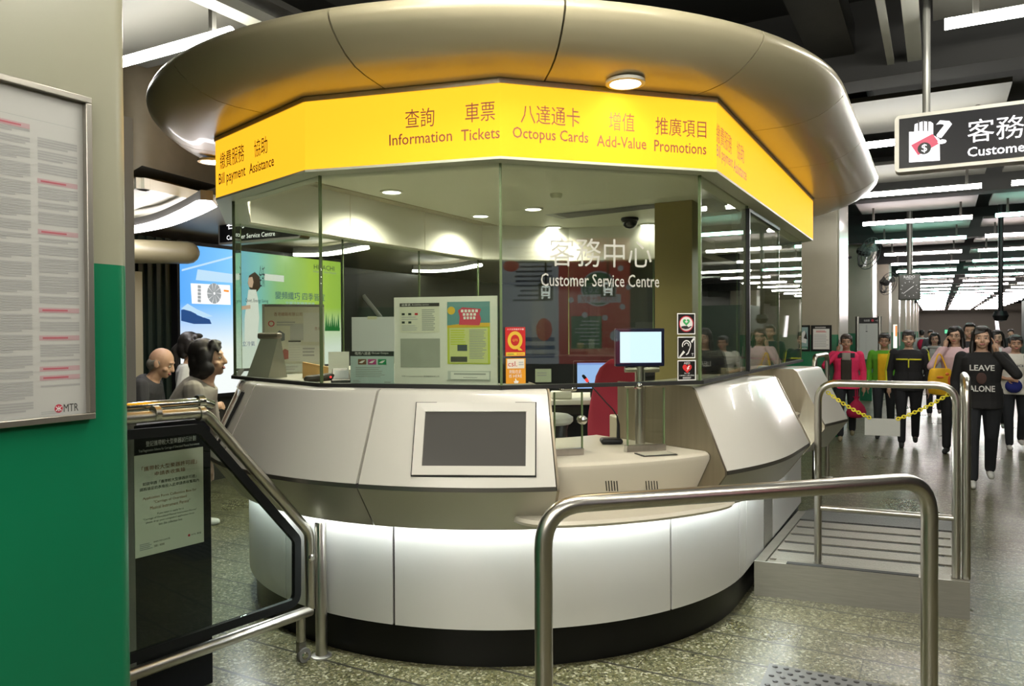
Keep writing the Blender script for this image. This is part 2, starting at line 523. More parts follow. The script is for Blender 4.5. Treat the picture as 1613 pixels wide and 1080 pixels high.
# ---- services under the slab
tray_m = mat('pale cable tray', (0.33, 0.33, 0.28), 0.5)
pipe_m = mat('dark service duct', (0.028, 0.028, 0.026), 0.7, noise=0.3, nscale=8)
def along(px, py, z, s_add0, s_add1, w, h, m, name, label, cat='cable tray', group='trays and ducts under the ceiling'):
    p = at_z(px, py, z); s, n = p.dot(U), p.dot(N)
    o = MB().box(FR0, n - w / 2, n + w / 2, s + s_add0, s + s_add1, z, z + h, m).build(name)
    return tag(o, label, cat, group)
along(1386, 4, 3.5, -1.0, 1.5, 0.045, 0.04, tray_m, 'cable_tray', 'narrow pale cable tray under the dark ceiling, close to the canopy')
along(1433, 4, 3.5, -1.0, 1.5, 0.09, 0.05, tray_m, 'cable_tray', 'wide pale cable tray under the dark ceiling, close to the hanging sign pole')
along(345, 12, 3.4, -2.0, 1.6, 0.12, 0.06, tray_m, 'cable_tray', 'pale cable tray above the left end of the kiosk canopy')
along(300, 60, 3.64, -2.0, 3.0, 0.20, 0.18, pipe_m, 'service_duct', 'dark duct between the beige column and the kiosk canopy', 'duct')
along(560, 6, 3.6, -3.0, 3.0, 0.25, 0.2, pipe_m, 'service_duct', 'dark duct above the top of the kiosk canopy', 'duct')
along(1300, 60, 3.62, -2.0, 2.6, 0.3, 0.22, pipe_m, 'service_duct', 'dark duct above the right shoulder of the canopy', 'duct')
bm_ = MB()
for k in range(3, 12):
    s = 3.6 + 2.85 * k
beam_m = mat('dark ceiling beam', (0.016, 0.016, 0.015), 0.85)
for k in range(10):
    struct(MB().box(FR0, -9.2, 8.6, 6.2 + 5.7 * k, 6.5 + 5.7 * k, 3.42, 4.0, beam_m), 'trim_%d' % (k + 1))

# ================================================================ the kiosk
CX = Vector((-0.08, 5.19, 0))
KL = 2.1                                            # straight run between the two rounded ends
def kp(R, t, z):
    """plan path round the kiosk: t in degrees round the near end (0 = towards the viewer); past 61 it runs straight, 30 units a metre"""
    if t > 61:
        return CX + N * R + U * ((t - 61) / 30) + Z * z
    if t < -119:
        return CX - N * R + U * ((-119 - t) / 30) + Z * z
    a = math.radians(t)
    return CX + Vector((math.sin(a), -math.cos(a), 0)) * R + Z * z
def t_at(px, R, z, lo=-75.0, hi=75.0):
    """the path parameter seen at column px"""
    def col(t):
        p = kp(R, t, z) - EYE
        return 806.5 + FOCAL * p.dot(rt) / p.dot(fwd)
    for _ in range(50):
        m = (lo + hi) / 2
        if col(m) < px: lo = m
        else: hi = m
    return (lo + hi) / 2
def stadium(R, z, L=KL, seg=36):
    out = []
    for k in range(seg + 1):
        a = math.radians(-119 + 180 * k / seg); out.append(CX + Vector((math.sin(a), -math.cos(a), 0)) * R + Z * z)
    for k in range(seg + 1):
        a = math.radians(61 + 180 * k / seg); out.append(CX + U * L + Vector((math.sin(a), -math.cos(a), 0)) * R + Z * z)
    return out
def sweep(prof, t0, t1, m, mb=None, step=2.5, r1=None):
    """closed profile [(R, z)] swept round the plan path; r1 = radius added at the t1 end"""
    mb = mb or MB(); n = max(2, int(abs(t1 - t0) / step)); rings = []
    for k in range(n + 1):
        w = k / n; t = t0 + (t1 - t0) * w
        rings.append([kp(R + (r1 or 0) * w, t, z) for R, z in prof])
    mb.loft(rings, m)
    return mb

kiosk = thing('service_kiosk', 'rounded white customer service kiosk with yellow lit fascia, glass walls and saucer canopy', 'kiosk', (CX.x, CX.y, 0))

# plinth, floor inside, dark core
MB().loft([stadium(1.575, 0.0), stadium(1.575, 0.20)], black_m).build('plinth', kiosk)
MB().loft([stadium(1.56, 0.20), stadium(1.56, 0.215)], mat('kiosk floor', (0.55, 0.54, 0.48), 0.5)).build('inner_floor', kiosk)
def core(t0, t1):
    return sweep([(1.50, 0.216), (1.50, 1.29), (1.46, 1.29), (1.46, 0.216)], t0, t1, dark_gap)

# lower cladding panels
seams = [-119 - KL * 30, -119 - 30, -119, -82, t_at(450, 1.615, 0.4), t_at(620, 1.615, 0.4), t_at(1057, 1.615, 0.4), t_at(1165, 1.615, 0.45, 30, 61), 62.5, 61 + 17, 61 + 26, 61 + KL * 30]
strip = {8: 0}
for i in range(len(seams) - 1):
    a, b = seams[i], seams[i + 1]
    m = steel_dull if i == 9 else skirt_m
    sweep([(1.615, 0.19), (1.615, 0.70), (1.60, 0.70), (1.60, 0.19)], a + 0.22, b - 0.22, m).build('lower_panel', kiosk)
MB().loft([[*reversed(stadium(1.59, 0.20))], [*reversed(stadium(1.59, 0.69))]], dark_gap, cap=False).build('seam_backing', kiosk)

# console: sloped blocks between seams, undercut below them, light strip hidden under the lip
T_AL, T_AB, T_B, T_C0, T_C1 = -52.8, -19.6, 8.6, 37.0, 61 + 13.5
PROF = [(1.85, 0.905), (1.665, 1.295), (1.655, 1.309), (1.635, 1.317), (1.18, 1.317), (1.18, 0.905)]
TRIM = [(1.852, 0.885), (1.852, 0.905), (1.40, 0.905), (1.40, 0.885)]
UNDER = [(1.70, 0.682), (1.85, 0.885), (1.82, 0.885), (1.69, 0.690)]
trim_m = mat('dark metal edge trim', (0.20, 0.19, 0.17), 0.35, 0.8)
blocks = [(-119 - 60, -119, 0), (-119, -88, 0), (-88, T_AL, 0), (T_AL, T_AB, 0), (T_AB, T_B, 0), (T_C0, T_C1, 0.055), (61 + 42, 61 + 58, 0.13)]
panel_obj = {}
HOLES = {(T_AB, T_B): (t_at(647.2, 1.83, 0.94), t_at(845, 1.83, 0.94), 0.103, 0.912), (-88, T_AL): (-83.4, -57.6, 0.10, 0.92)}
for a, b, g in blocks:
    g0 = 0.22
    pr = PROF
    if g: pr = [(R, z - 0.012 if z > 1 else z) for R, z in PROF]
    if (a, b) in HOLES:
        h0, h1, v0, v1 = HOLES[(a, b)]
        def at_v(v): return (1.85 + (1.665 - 1.85) * v, 0.905 + (1.295 - 0.905) * v)
        lo, hi = at_v(v0), at_v(v1)
        q = sweep(pr, a + g0, h0, white_panel); sweep(pr, h1, b - g0, white_panel, q)
        sweep([PROF[0], lo, (1.30, lo[1]), PROF[5]], h0, h1, white_panel, q); sweep([hi] + PROF[1:5] + [(1.18, hi[1])], h0, h1, white_panel, q)
        o = q.build('console_panel', kiosk)
    else:
        o = sweep(pr, a + g0, b - g0, white_panel, r1=g).build('console_panel', kiosk)
    panel_obj[(a, b)] = o
    sweep(TRIM, a + g0, b - g0, trim_m, r1=g).build('edge_trim', kiosk)
    sweep(UNDER, a + 0.1, b - 0.1, under_m, r1=g).build('undercut', kiosk)
    sweep([(1.685, 0.696), (1.81, 0.88), (1.795, 0.88), (1.672, 0.700)], a, b, dark_gap, r1=g).build('undercut_light_stop', kiosk)  # added hidden layer, stops the light strip leaking through the undercut seams
cpl = sweep([(1.60, 0.74), (1.80, 0.89), (1.64, 1.28), (1.20, 1.30), (1.20, 0.74)], -119 - 60, T_B - 0.6, dark_gap)
cpl.build('console_backing', kiosk)
CH = [(1.60, 0.682), (1.70, 0.682), (1.853, 0.885), (1.853, 0.907), (1.668, 1.297), (1.64, 1.319), (1.12, 1.319), (1.12, 0.682)]
CHS = [(R, z - 0.012 if z > 1 else z) for R, z in CH]
sweep(CHS, T_C0 - 0.35, T_C0 + 0.1, brown_steel).build('side_cheek', kiosk)
sweep([(R + 0.056, z) for R, z in CHS], T_C1 - 0.1, T_C1 + 0.4, brown_steel).build('side_cheek', kiosk)
sweep(CH, T_B - 0.1, T_B + 0.25, brown_steel).build('side_cheek', kiosk)
sweep([(R + 0.03, z) for R, z in CHS], 61 + 40.5, 61 + 42, brown_steel).build('side_cheek', kiosk)
# second service bay on the long side
sweep([(1.72, 0.99), (1.70, 1.0), (1.2, 1.0), (1.2, 0.70), (1.64, 0.70)], T_C1 + 0.6, 61 + 40.3, beige_solid).build('service_counter', kiosk)

led = emis('white light strip', (0.93, 1.0, 0.98), LED_POWER)
sweep([(1.625, 0.715), (1.625, 0.725), (1.66, 0.725), (1.66, 0.715)], -119 - 40, T_B, led).build('light_strip', kiosk)
sweep([(1.625, 0.712), (1.625, 0.720), (1.66, 0.720), (1.66, 0.712)], T_B, T_C0, led).build('light_strip', kiosk)
sweep([(1.625, 0.715), (1.625, 0.725), (1.66, 0.725), (1.66, 0.715)], T_C0, 61 + 40, led).build('light_strip', kiosk)

# service bay: counter with vents, bag shelf
ctr = sweep([(1.765, 0.955), (1.763, 0.975), (1.752, 0.985), (1.735, 0.99), (0.95, 0.99), (0.95, 0.73), (1.64, 0.73), (1.655, 0.75)], T_B + 0.4, T_C0 - 0.5, beige_solid).build('service_counter', kiosk)
vent = MB()
def on_apron(px, py):
    """point on the sloping counter apron seen at a pixel"""
    best = None
    for i in range(60):
        w = i / 59; R, z = 1.765 + (1.655 - 1.765) * w, 0.955 + (0.75 - 0.955) * w
        t = t_at(px, R, z, 0, 45); p = kp(R, t, z); q = p - EYE
        y = 540 - FOCAL * q.dot(up) / q.dot(fwd)
        if best is None or abs(y - py) < best[0]: best = (abs(y - py), p, t, R)
    return best
for x0 in (950, 1013):
    for k in range(5):
        b0, p0, t0, _ = on_apron(x0 + 4 + 4.3 * k, 757); b1, p1, t1, _ = on_apron(x0 + 5.5 + 4.3 * k, 773)
        out = Vector((math.sin(math.radians(t0)), -math.cos(math.radians(t0)), 0)) * 0.002
        d = Vector((math.cos(math.radians(t0)), math.sin(math.radians(t0)), 0)) * 0.0028
        vent.quad([p0 - d + out, p1 - d + out, p1 + d + out, p0 + d + out], dark_gap)
vent.build('speaker_slots', ctr)
T_S0, T_S1 = t_at(806, 1.84, 0.74, -10, 30), t_at(1172, 1.84, 0.74, 20, 70)
def shelf_ring(w):
    t = T_S0 + (T_S1 - T_S0) * w
    e = math.sqrt(max(0.0, 1 - abs(2 * w - 1) ** 7))
    Ro = 1.64 + 0.24 * max(0.04, e)
    return [kp(Ro, t, 0.728), kp(Ro + 0.012, t, 0.742), kp(Ro, t, 0.757), kp(1.60, t, 0.760), kp(1.60, t, 0.725)]
MB().loft([shelf_ring(0.5 - 0.5 * math.cos(PI * k / 40)) for k in range(41)], beige_solid).build('bag_shelf', kiosk)

# video screens let into the console
def console_pt(t, v, z0=0.905, z1=1.295):
    return kp(1.85 + (1.665 - 1.85) * v, t, z0 + (z1 - z0) * v)
def console_screen(tl, tr, v0, v1, panel, proud, scr, rim=0.045, shift=0.0):
    bl, br_, tl_, tr_ = console_pt(tl, v0), console_pt(tr, v0), console_pt(tl, v1), console_pt(tr, v1)
    x = (br_ - bl).normalized(); y = ((tl_ + tr_) / 2 - (bl + br_) / 2); h = y.length; y = (y - x * y.dot(x)).normalized()
    w = (br_ - bl).length
    fr = frame(bl, x, y)
    wp = parent_world(panel)
    b = MB()
    o = [(0, 0), (w, 0), (w, h), (0, h)]; q = [(rim, rim), (w - rim, rim), (w - rim, h - rim), (rim, h - rim)]
    P = lambda pt, z: fr @ Vector((pt[0], pt[1], z))
    for i in range(4):
        j = (i + 1) % 4
        b.add([P(o[i], -0.03), P(o[j], -0.03), P(o[j], proud), P(o[i], proud), P(q[i], proud - 0.004), P(q[j], proud - 0.004), P(q[j], proud - 0.02), P(q[i], proud - 0.02)],
              [(0, 1, 2, 3), (3, 2, 5, 4), (4, 5, 6, 7)], white_panel)
    b.build('screen_bezel', panel)
    g = MB()
    e = 0.005
    for (a0, b0, a1, b1) in ((-e, -e, w + e, 0), (-e, h, w + e, h + e), (-e, 0, 0, h), (w, 0, w + e, h)):
        g.box(fr, a0, a1, b0, b1, -0.03, proud - 0.008, dark_gap)
    g.build('bezel_gap', panel)
    s = MB().box(fr, rim, w - rim, rim, h - rim, -0.02, proud - 0.016, scr)
    s.build('display', panel)
    return fr, w, h
scr_m = mat('display panel', (0.040, 0.038, 0.034), 0.12, 0.0, emit=0.085, ecol=(0.66, 0.62, 0.52), spec=0.6)
PB = panel_obj[(T_AB, T_B)]
console_screen(t_at(649, 1.83, 0.94), t_at(843, 1.83, 0.94), 0.115, 0.90, PB, 0.016, scr_m, rim=0.042)
PL = panel_obj[(-88, T_AL)]
scr_l = mat('lit display panel', (0.05, 0.04, 0.035), 0.2, emit=0.10, ecol=(0.9, 0.55, 0.35))
console_screen(-83, -58, 0.12, 0.90, PL, 0.020, scr_l, rim=0.04)

# ---------------------------------------------------------------- glass walls and fascia
D3 = 3.47
c3 = at_y(787.6, 245.5, D3); ZS = c3.z                      # soffit height
c4, c2 = at_z(1129, 267, ZS), at_z(482.7, 265, ZS)
c3 = Vector((c3.x, c3.y, 0)); c4 = Vector((1.01, 3.785, 0)); c2 = Vector((-1.0, 3.74, 0))
c1 = Vector((-1.726, 4.50, 0)); c0 = Vector((-2.03, 5.47, 0))
MID = Vector((0.292, 6.07, 0))
near = [c0, c1, c2, c3, c4]
FP = near + [MID * 2 - p for p in near]
def inset(poly, d):
    out = []; n = len(poly)
    for i in range(n):
        a, b, c = poly[i - 1], poly[i], poly[(i + 1) % n]
        e1 = (b - a).normalized(); e2 = (c - b).normalized()
        n1 = Vector((-e1.y, e1.x, 0)); n2 = Vector((-e2.y, e2.x, 0))     # inward: polygon runs anticlockwise seen from above
        k = 1 + n1.dot(n2)
        out.append(b + (n1 + n2) * (d / k))
    return out
ZT = 1.58 + 392 / 1210 * D3
ZC = 2.735                                                     # ceiling inside
GP = inset(FP, 0.095)
ZG = 1.334
def edge_of(poly, i):
    return poly[i], poly[(i + 1) % len(poly)]
face_fr = {}
for i in range(10):
    a, b = edge_of(FP, i)
    d = (b - a).normalized(); L = (b - a).length
    fr = frame(Vector((a.x, a.y, ZS)), d, Z)
    mb = MB(); H = ZT - ZS
    mb.box(fr, 0, L, 0, H, -0.03, 0.0, yellow_sign)
    o = mb.build('fascia_panel', kiosk)
    face_fr[i] = (fr, L, H, o)
    t = MB().box(fr, -0.004, L + 0.004, H, H + 0.022, -0.035, 0.006, steel)
    t.build('fascia_trim', kiosk)

def px_text(mb, p0, d, s, cx, cyy, w, h, m, off=0.002, bold=0.0):
    d = Vector((d.x, d.y, 0)).normalized(); n = d.cross(Z); q = p0 + n * off
    c = hit(cx, cyy, q, n); a, b = hit(cx - w / 2, cyy, q, n), hit(cx + w / 2, cyy, q, n)
    W = abs((b - a).dot(d)); Hh = abs(hit(cx, cyy - h / 2, q, n).z - hit(cx, cyy + h / 2, q, n).z)
    mb.text(frame(c, d, Z, n), s, 0, 0, W, Hh, m, 0, 'C', bold)
fascia_words = {
    1: [('繳費服務', 365, 247, 38, 27), ('協助', 410.6, 231, 21, 27), ('Bill payment', 365, 278, 42, 23), ('Assistance', 411.5, 259.5, 39, 17)],
    2: [('查詢', 661, 185.5, 46, 30), ('車票', 756, 176, 47, 31), ('Information', 662, 217, 99, 18), ('Tickets', 756.5, 211, 61, 18)],
    3: [('八達通卡', 867.5, 182, 93, 30), ('增值', 979.5, 192, 40, 29), ('推廣項目', 1073, 201, 80, 28), ('Octopus Cards', 868, 215, 119, 23), ('Add-Value', 979.5, 224, 78, 18), ('Promotions', 1072, 232, 82, 18)],
    4: [('繳費服務', 1141, 219, 24, 30), ('協助', 1166.5, 240, 11, 27), ('Bill payment', 1142, 249, 25, 24), ('Assistance', 1166, 268, 20, 19)],
}
for i, ws in fascia_words.items():
    fr, L, H, o = face_fr[i]
    a, b = edge_of(FP, i); mb = MB()
    for w in ws:
        mb = MB(); px_text(mb, Vector((a.x, a.y, 0)), b - a, w[0], *w[1:], brown_ink if i != 4 else mat('faded orange print', (0.50, 0.20, 0.03), 0.5), 0.0015, 0.008 if w[0].isascii() else 0.0)  # lettering on the long right face is orange instead of brown
        mb.build('lettering', o)

# soffit ring, ceiling, inner lining above the glass
IN2 = inset(FP, 0.16)
sof = MB()
for i in range(10):
    a, b = edge_of(FP, i); c, d = IN2[(i + 1) % 10], IN2[i]
    sof.add([p + Z * z for z in (ZS - 0.012, ZS) for p in (a, b, c, d)], [(3, 2, 1, 0), (4, 5, 6, 7), (0, 1, 5, 4), (2, 3, 7, 6)], ceil_white)
sof.build('soffit', kiosk)
for i in range(10):
    a, b = edge_of(IN2, i); L = (b - a).length; d = (b - a).normalized()
    fr = frame(Vector((a.x, a.y, ZS)), d, Z)
    n = max(1, round(L / 1.1))
    mb = MB()
    for k in range(n):
        mb.box(fr, L * k / n + 0.003, L * (k + 1) / n - 0.003, -0.005, ZC - ZS, -0.012, 0.0, wall_white)
    mb.build('inner_lining', kiosk)
MB().loft([[p + Z * ZC for p in inset(FP, 0.05)], [p + Z * (ZC + 0.02) for p in inset(FP, 0.05)]], ceil_white).build('ceiling_panel', kiosk)

# panes: one to a side, the long sides in several
def pane(a, b, z0, z1, name='glass_pane'):
    d = (b - a).normalized(); L = (b - a).length
    fr = frame(Vector((a.x, a.y, 0)), d, Z)
    o = MB().box(fr, 0.004, L - 0.004, z0, z1, -0.006, 0.006, glass_g).build(name, kiosk)
    for x in (0.0, L):
        MB().box(fr, x - 0.004, x + 0.004, z0, z1, -0.0075, 0.0075, glass_edge).build('pane_edge', o)
    return o
for i in range(10):
    a, b = edge_of(GP, i)
    n = 3 if i in (4, 9) else 1
    for k in range(n):
        pane(a.lerp(b, k / n), a.lerp(b, (k + 1) / n), ZG, ZS - 0.012)
rail = MB()
for i in range(10):
    a, b = edge_of(GP, i); d = (b - a).normalized(); fr = frame(Vector((a.x, a.y, 0)), d, Z)
    rail.box(fr, -0.01, (b - a).length + 0.01, 1.318, 1.336, -0.02, 0.02, dark_gap)
rail.build('glass_channel', kiosk)
# black framed sliding pane on the long side
a, b = edge_of(GP, 4); d = (b - a).normalized(); nn = d.cross(Z)
A = hit(1173, 450, a, nn); B = hit(1222, 450, a, nn)
fr = frame(Vector((A.x, A.y, 0)), d, Z); w = (Vector((B.x, B.y, 0)) - Vector((A.x, A.y, 0))).length
mb = MB(); mb.box(fr, 0, 0.02, ZG, 2.34, 0.008, 0.03, black_plastic); mb.box(fr, 0.02, w, 2.32, 2.34, 0.008, 0.03, black_plastic)
mb.build('sliding_frame', kiosk)

# ---------------------------------------------------------------- canopy
KC = 2.6
def canopy_ring(R, z, seg=36):
    return stadium(R, z, KC, seg)
prof = [(1.55, ZT + 0.024), (1.72, ZT + 0.024), (1.84, ZT + 0.026), (1.93, ZT + 0.036), (2.01, ZT + 0.062), (2.07, ZT + 0.095), (2.115, ZT + 0.130), (2.14, ZT + 0.160),
        (2.147, ZT + 0.185), (2.135, ZT + 0.208), (2.10, ZT + 0.225), (1.95, ZT + 0.24), (1.55, ZT + 0.25)]
def cpath(R, t, z):
    """like kp with the longer canopy, right round: t 61..61+30*KC is the right straight, then the far end"""
    T = t
    if T <= 61: 
        return kp(R, max(T, -119), z) if T >= -119 else CX - N * R + U * ((-119 - T) / 30) + Z * z
    if T <= 61 + 30 * KC: return kp(R, T, z)
    a = math.radians(61 + (T - 61 - 30 * KC)); return CX + U * KC + Vector((math.sin(a), -math.cos(a), 0)) * R + Z * z
def canopy_t(px, py):
    """path parameter of the canopy soffit near a pixel"""
    best = None
    for i in range(-1190, 1390, 5):
        for R, z in prof[2:9]:
            q = cpath(R, i / 10, z) - EYE; f_ = q.dot(fwd)
            if f_ < 0.2: continue
            e = abs(806.5 + FOCAL * q.dot(rt) / f_ - px) + abs(540 - FOCAL * q.dot(up) / f_ - py)
            if best is None or e < best[0]: best = (e, i / 10)
    return best[1]
cuts = [-119 - 30 * KC, -119] + sorted(canopy_t(x, y) for x, y in ((245, 225), (275, 102), (516, 20), (893, 10), (1203, 58), (1328, 148), (1360, 215))) + [61 + 30 * KC, 61 + 30 * KC + 90, 61 + 30 * KC + 180]
for i in range(len(cuts) - 1):
    a, b = cuts[i], cuts[i + 1]
    n = max(2, int((b - a) / 3)); rings = []
    for k in range(n + 1):
        t = a + 0.12 + (b - a - 0.24) * k / n
        rings.append([cpath(R, t, z) for R, z in prof])
    MB().loft(rings, canopy_m).build('canopy_panel', kiosk, smooth=60)
MB().loft([stadium(2.02, ZT + 0.12, KC), stadium(2.02, ZT + 0.20, KC)], dark_gap).build('canopy_backing', kiosk)
MB().loft([stadium(1.7, ZT + 0.05, KC), stadium(1.7, ZT + 0.23, KC)], dark_gap).build('canopy_core', kiosk)

# downlights: rim, lamp and the light they give
def downlight(p, r, z, watt, parent, col=(1.0, 0.93, 0.75), size=None, spread=150):
    b = MB(); fr = frame(Vector((p.x, p.y, z)), Vector((1, 0, 0)), Vector((0, -1, 0)))   # faces down
    b.lathe(fr, [(r * 1.28, -0.002), (r * 1.28, 0.012), (r * 1.02, 0.014), (r * 0.98, -0.001)], wall_white, 28)
    o = b.build('downlight', parent)
    MB().disc(fr, 0, 0, r, lamp_white, 0.010, 28).build('lamp', o)
    l = bpy.data.lights.new('downlight_beam', 'SPOT'); l.energy = watt; l.color = col; l.spot_size = math.radians(spread); l.spot_blend = 0.8; l.shadow_soft_size = r * 0.7
    lo = bpy.data.objects.new('downlight_beam', l); COL.objects.link(lo); lo.location = (p.x, p.y, z - 0.03); lo.rotation_euler = (0, 0, 0)
for x, y, wt in ((617, 301, 170), (757, 339, 150), (872, 357, 75), (1020, 353, 12)):
    downlight(at_z(x, y, ZC), 0.072, ZC, wt, kiosk)
downlight(MID + U * 0.9 - N * 0.6, 0.072, ZC, 170, kiosk)
downlight(MID - U * 1.6 - N * 0.9, 0.072, ZC, 170, kiosk)
zc_ = ZT + 0.022
downlight(at_z(985, 130, zc_ - .008), 0.070, zc_ - .003, 6, kiosk, (1.0, 0.80, 0.45))
downlight(at_z(334, 254, zc_ - .008), 0.070, zc_ - .003, 12, kiosk, (1.0, 0.80, 0.45))

# olive post inside at the far end
q = at_y(1066, 500, 6.9)
MB().box(frame(Vector((q.x, q.y, 0)), N, U, Z), -.17, .17, -.1, .1, .216, ZC, mat('olive post', (0.20, 0.165, 0.06), .5)).build('inner_post', kiosk)
# ceiling fittings inside: slot diffuser, smoke detector, dome camera
sl = MB()
P = [at_z(x, y, ZC - 0.003) for x, y in ((858, 338), (885, 345), (1082, 322), (1068, 317))]
sl.quad(P, mat('air slot rim', (0.32, 0.33, 0.28), 0.5))
c = sum(P, Vector()) / 4
sl.quad([c + (q - c) * 0.86 - Z * 0.003 for q in P], mat('air slot', (0.10, 0.10, 0.085), 0.6))
sl.build('air_slot', kiosk)
dc = thing('dome_camera', 'black dome security camera on the ceiling inside the kiosk', 'camera', at_z(992, 343, ZC - .001))
fr = frame(parent_world(dc), Vector((1, 0, 0)), Vector((0, -1, 0)))
MB().lathe(fr, [(0.085, 0), (0.09, 0.012), (0.085, 0.03), (0.07, 0.032)], black_plastic, 24).build('base', dc)
MB().lathe(fr, [(0.075, 0.03), (0.078, 0.045), (0.066, 0.078), (0.04, 0.1), (0.01, 0.108)], mat('smoked dome', (0.01, 0.01, 0.01), 0.06), 24).build('dome', dc)
sd = at_z(876, 305, ZC - .001)
fr = frame(sd, Vector((1, 0, 0)), Vector((0, -1, 0)))
tag(MB().lathe(fr, [(0.05, 0), (0.05, 0.02), (0.04, 0.04), (0.01, 0.042)], ceil_white, 18).build('smoke_detector'), 'small round smoke detector on the kiosk ceiling', 'smoke detector')

# ================================================================ things on and in the kiosk
GA, GB_ = edge_of(GP, 2); GC, GD = edge_of(GP, 3); GL0, GL1 = edge_of(GP, 1)
dB, dC, dL = GB_ - GA, GD - GC, GL1 - GL0
acrylic = glass_mat('acrylic sheet', (0.93, 0.95, 0.93), 1.4)

# white letters on the pane over the service bay
mb = MB()
glass_ink = mat('white glass lettering', (0.50, 0.50, 0.46), 0.6)
px_text(mb, GC, dC, '客務中心', 947.5, 398, 161, 45, glass_ink, 0.008)
px_text(mb, GC, dC, 'Customer Service Centre', 947.5, 441.5, 186, 20, glass_ink, 0.008, .006)
mb.build('glass_lettering', kiosk)

# poster board behind the left front pane
fr, w, h = prect(GA, dB, 621, 467, 783, 606, -0.03)
bd = thing('poster_board', 'white board with four windows of notices standing behind the kiosk glass', 'notice board', fr.translation)
b = MB(); b.box(fr, 0, w, 0, h, -0.012, 0.0, mat('white board', (0.74, 0.74, 0.69), 0.5))
b.text(fr, 'MTR Corporation Limited 香港鐵路有限公司', w * 0.075, h * 0.083, w * 0.37, h * 0.02, ink, 0.001)
b.build('board', bd)
lime = mat('lime print', (0.52, 0.60, 0.06), 0.6); teal_p = mat('teal print', (0.12, 0.28, 0.30), 0.6); gold = mat('gold print', (0.72, 0.46, 0.04), 0.5)
s = MB(); x0, x1, y0, y1 = w * .06, w * .452, h * .594, h * .932
s.rect(fr, x0, y0, x1, y1, cream_paper, .002); s.rect(fr, x0, y1 - h * .04, x1, y1, ink, .003)
s.text(fr, '收費表', x0 + w * .02, y1 - h * .033, w * .09, h * .025, white_ink, .004); s.text(fr, 'Availability service', x0 + w * .12, y1 - h * .031, w * .17, h * .02, white_ink, .004)
for i in range(3):
    s.rect(fr, x0 + w * (.02 + .065 * i), y0 + h * .20, x0 + w * (.05 + .065 * i), y0 + h * .225, ink if i < 2 else red_ink, .003)
    if i < 2: s.rect(fr, x0 + w * (.02 + .065 * i), y0 + h * .105, x0 + w * (.05 + .065 * i), y0 + h * .13, ink, .003)
s.lines(fr, x0 + w * .02, y0 + h * .02, x0 + w * .18, y0 + h * .09, 3, pale_ink, .003); s.lines(fr, x0 + w * .02, y0 + h * .14, x0 + w * .18, y0 + h * .19, 2, pale_ink, .003)
s.lines(fr, x0 + w * .22, y0 + h * .02, x0 + w * .35, y0 + h * .27, 11, grey_ink, .003)
s.build('price_sheet', bd)
MB().rect(fr, w * .064, h * .197, w * .456, h * .527, mat('empty grey pocket', (0.36, 0.37, 0.33), 0.5, noise=0.15, nscale=12), .002).build('empty_pocket', bd)
s = MB(); x0, x1, y0, y1 = w * .528, w * .936, h * .238, h * .939; pw, ph = x1 - x0, y1 - y0
s.rect(fr, x0, y0, x1, y1, lime, .002); s.rect(fr, x0, y0 + ph * .60, x1, y1, teal_p, .003)
s.poly(fr, [(x0, y0 + ph * .58), (x1, y0 + ph * .60), (x1, y0 + ph * .66), (x0 + pw * .5, y0 + ph * .66), (x0, y0 + ph * .62)], gold, .004)
s.rect(fr, x0 + pw * .05, y0 + ph * .02, x0 + pw * .95, y0 + ph * .58, mat('pale lime print', (0.62, 0.66, 0.28), 0.6), .0035)
s.disc(fr, x0 + pw * .1, y0 + ph * .86, pw * .09, gold, .0045)
s.poly(fr, [(x0 + pw * .28, y0 + ph * .63), (x0 + pw * .76, y0 + ph * .62), (x0 + pw * .80, y0 + ph * .72), (x0 + pw * .76, y0 + ph * .80), (x0 + pw * .80, y0 + ph * .88), (x0 + pw * .6, y0 + ph * .895), (x0 + pw * .36, y0 + ph * .91), (x0 + pw * .26, y0 + ph * .86), (x0 + pw * .30, y0 + ph * .75)], mat('pink print', (0.62, 0.05, 0.10), 0.5), .005)
for k, (wd, n) in enumerate(((.42, 5), (.33, 4), (.3, 4))):
    for i in range(n):
        s.rect(fr, x0 + pw * (.53 - wd / 2 + wd * i / n + .01), y0 + ph * (.83 - .056 * k), x0 + pw * (.53 - wd / 2 + wd * (i + .82) / n), y0 + ph * (.872 - .056 * k), white_ink, .006)
s.lines(fr, x0 + pw * .52, y0 + ph * .08, x0 + pw * .92, y0 + ph * .56, 18, grey_ink, .0045)
s.lines(fr, x0 + pw * .08, y0 + ph * .30, x0 + pw * .45, y0 + ph * .56, 7, lime, .0045)
s.rect(fr, x0 + pw * .24, y0 + ph * .21, x0 + pw * .47, y0 + ph * .31, mat('dark photo print', (0.06, 0.07, 0.09), 0.5), .0045)
s.rect(fr, x0 + pw * .08, y0 + ph * .035, x0 + pw * .47, y0 + ph * .12, mat('dark brown print', (0.07, 0.06, 0.05), 0.5), .0045)
s.build('promotion_poster', bd)
s = MB(); x0, x1, y0, y1 = w * .534, w * .938, h * .06, h * .162
s.box(fr, x0, x1, y0, y1, 0, .008, mat('clear name holder', (0.55, 0.58, 0.55), 0.25)); s.rect(fr, x0 + w * .03, y0 + h * .008, x1 - w * .01, y1 - h * .012, paper, .009)
s.lines(fr, x0 + w * .06, y0 + h * .05, x1 - w * .04, y0 + h * .085, 1, grey_ink, .0095, 0); s.lines(fr, x0 + w * .15, y0 + h * .02, x1 - w * .12, y0 + h * .035, 1, grey_ink, .0095, 0)
s.build('name_plate', bd)

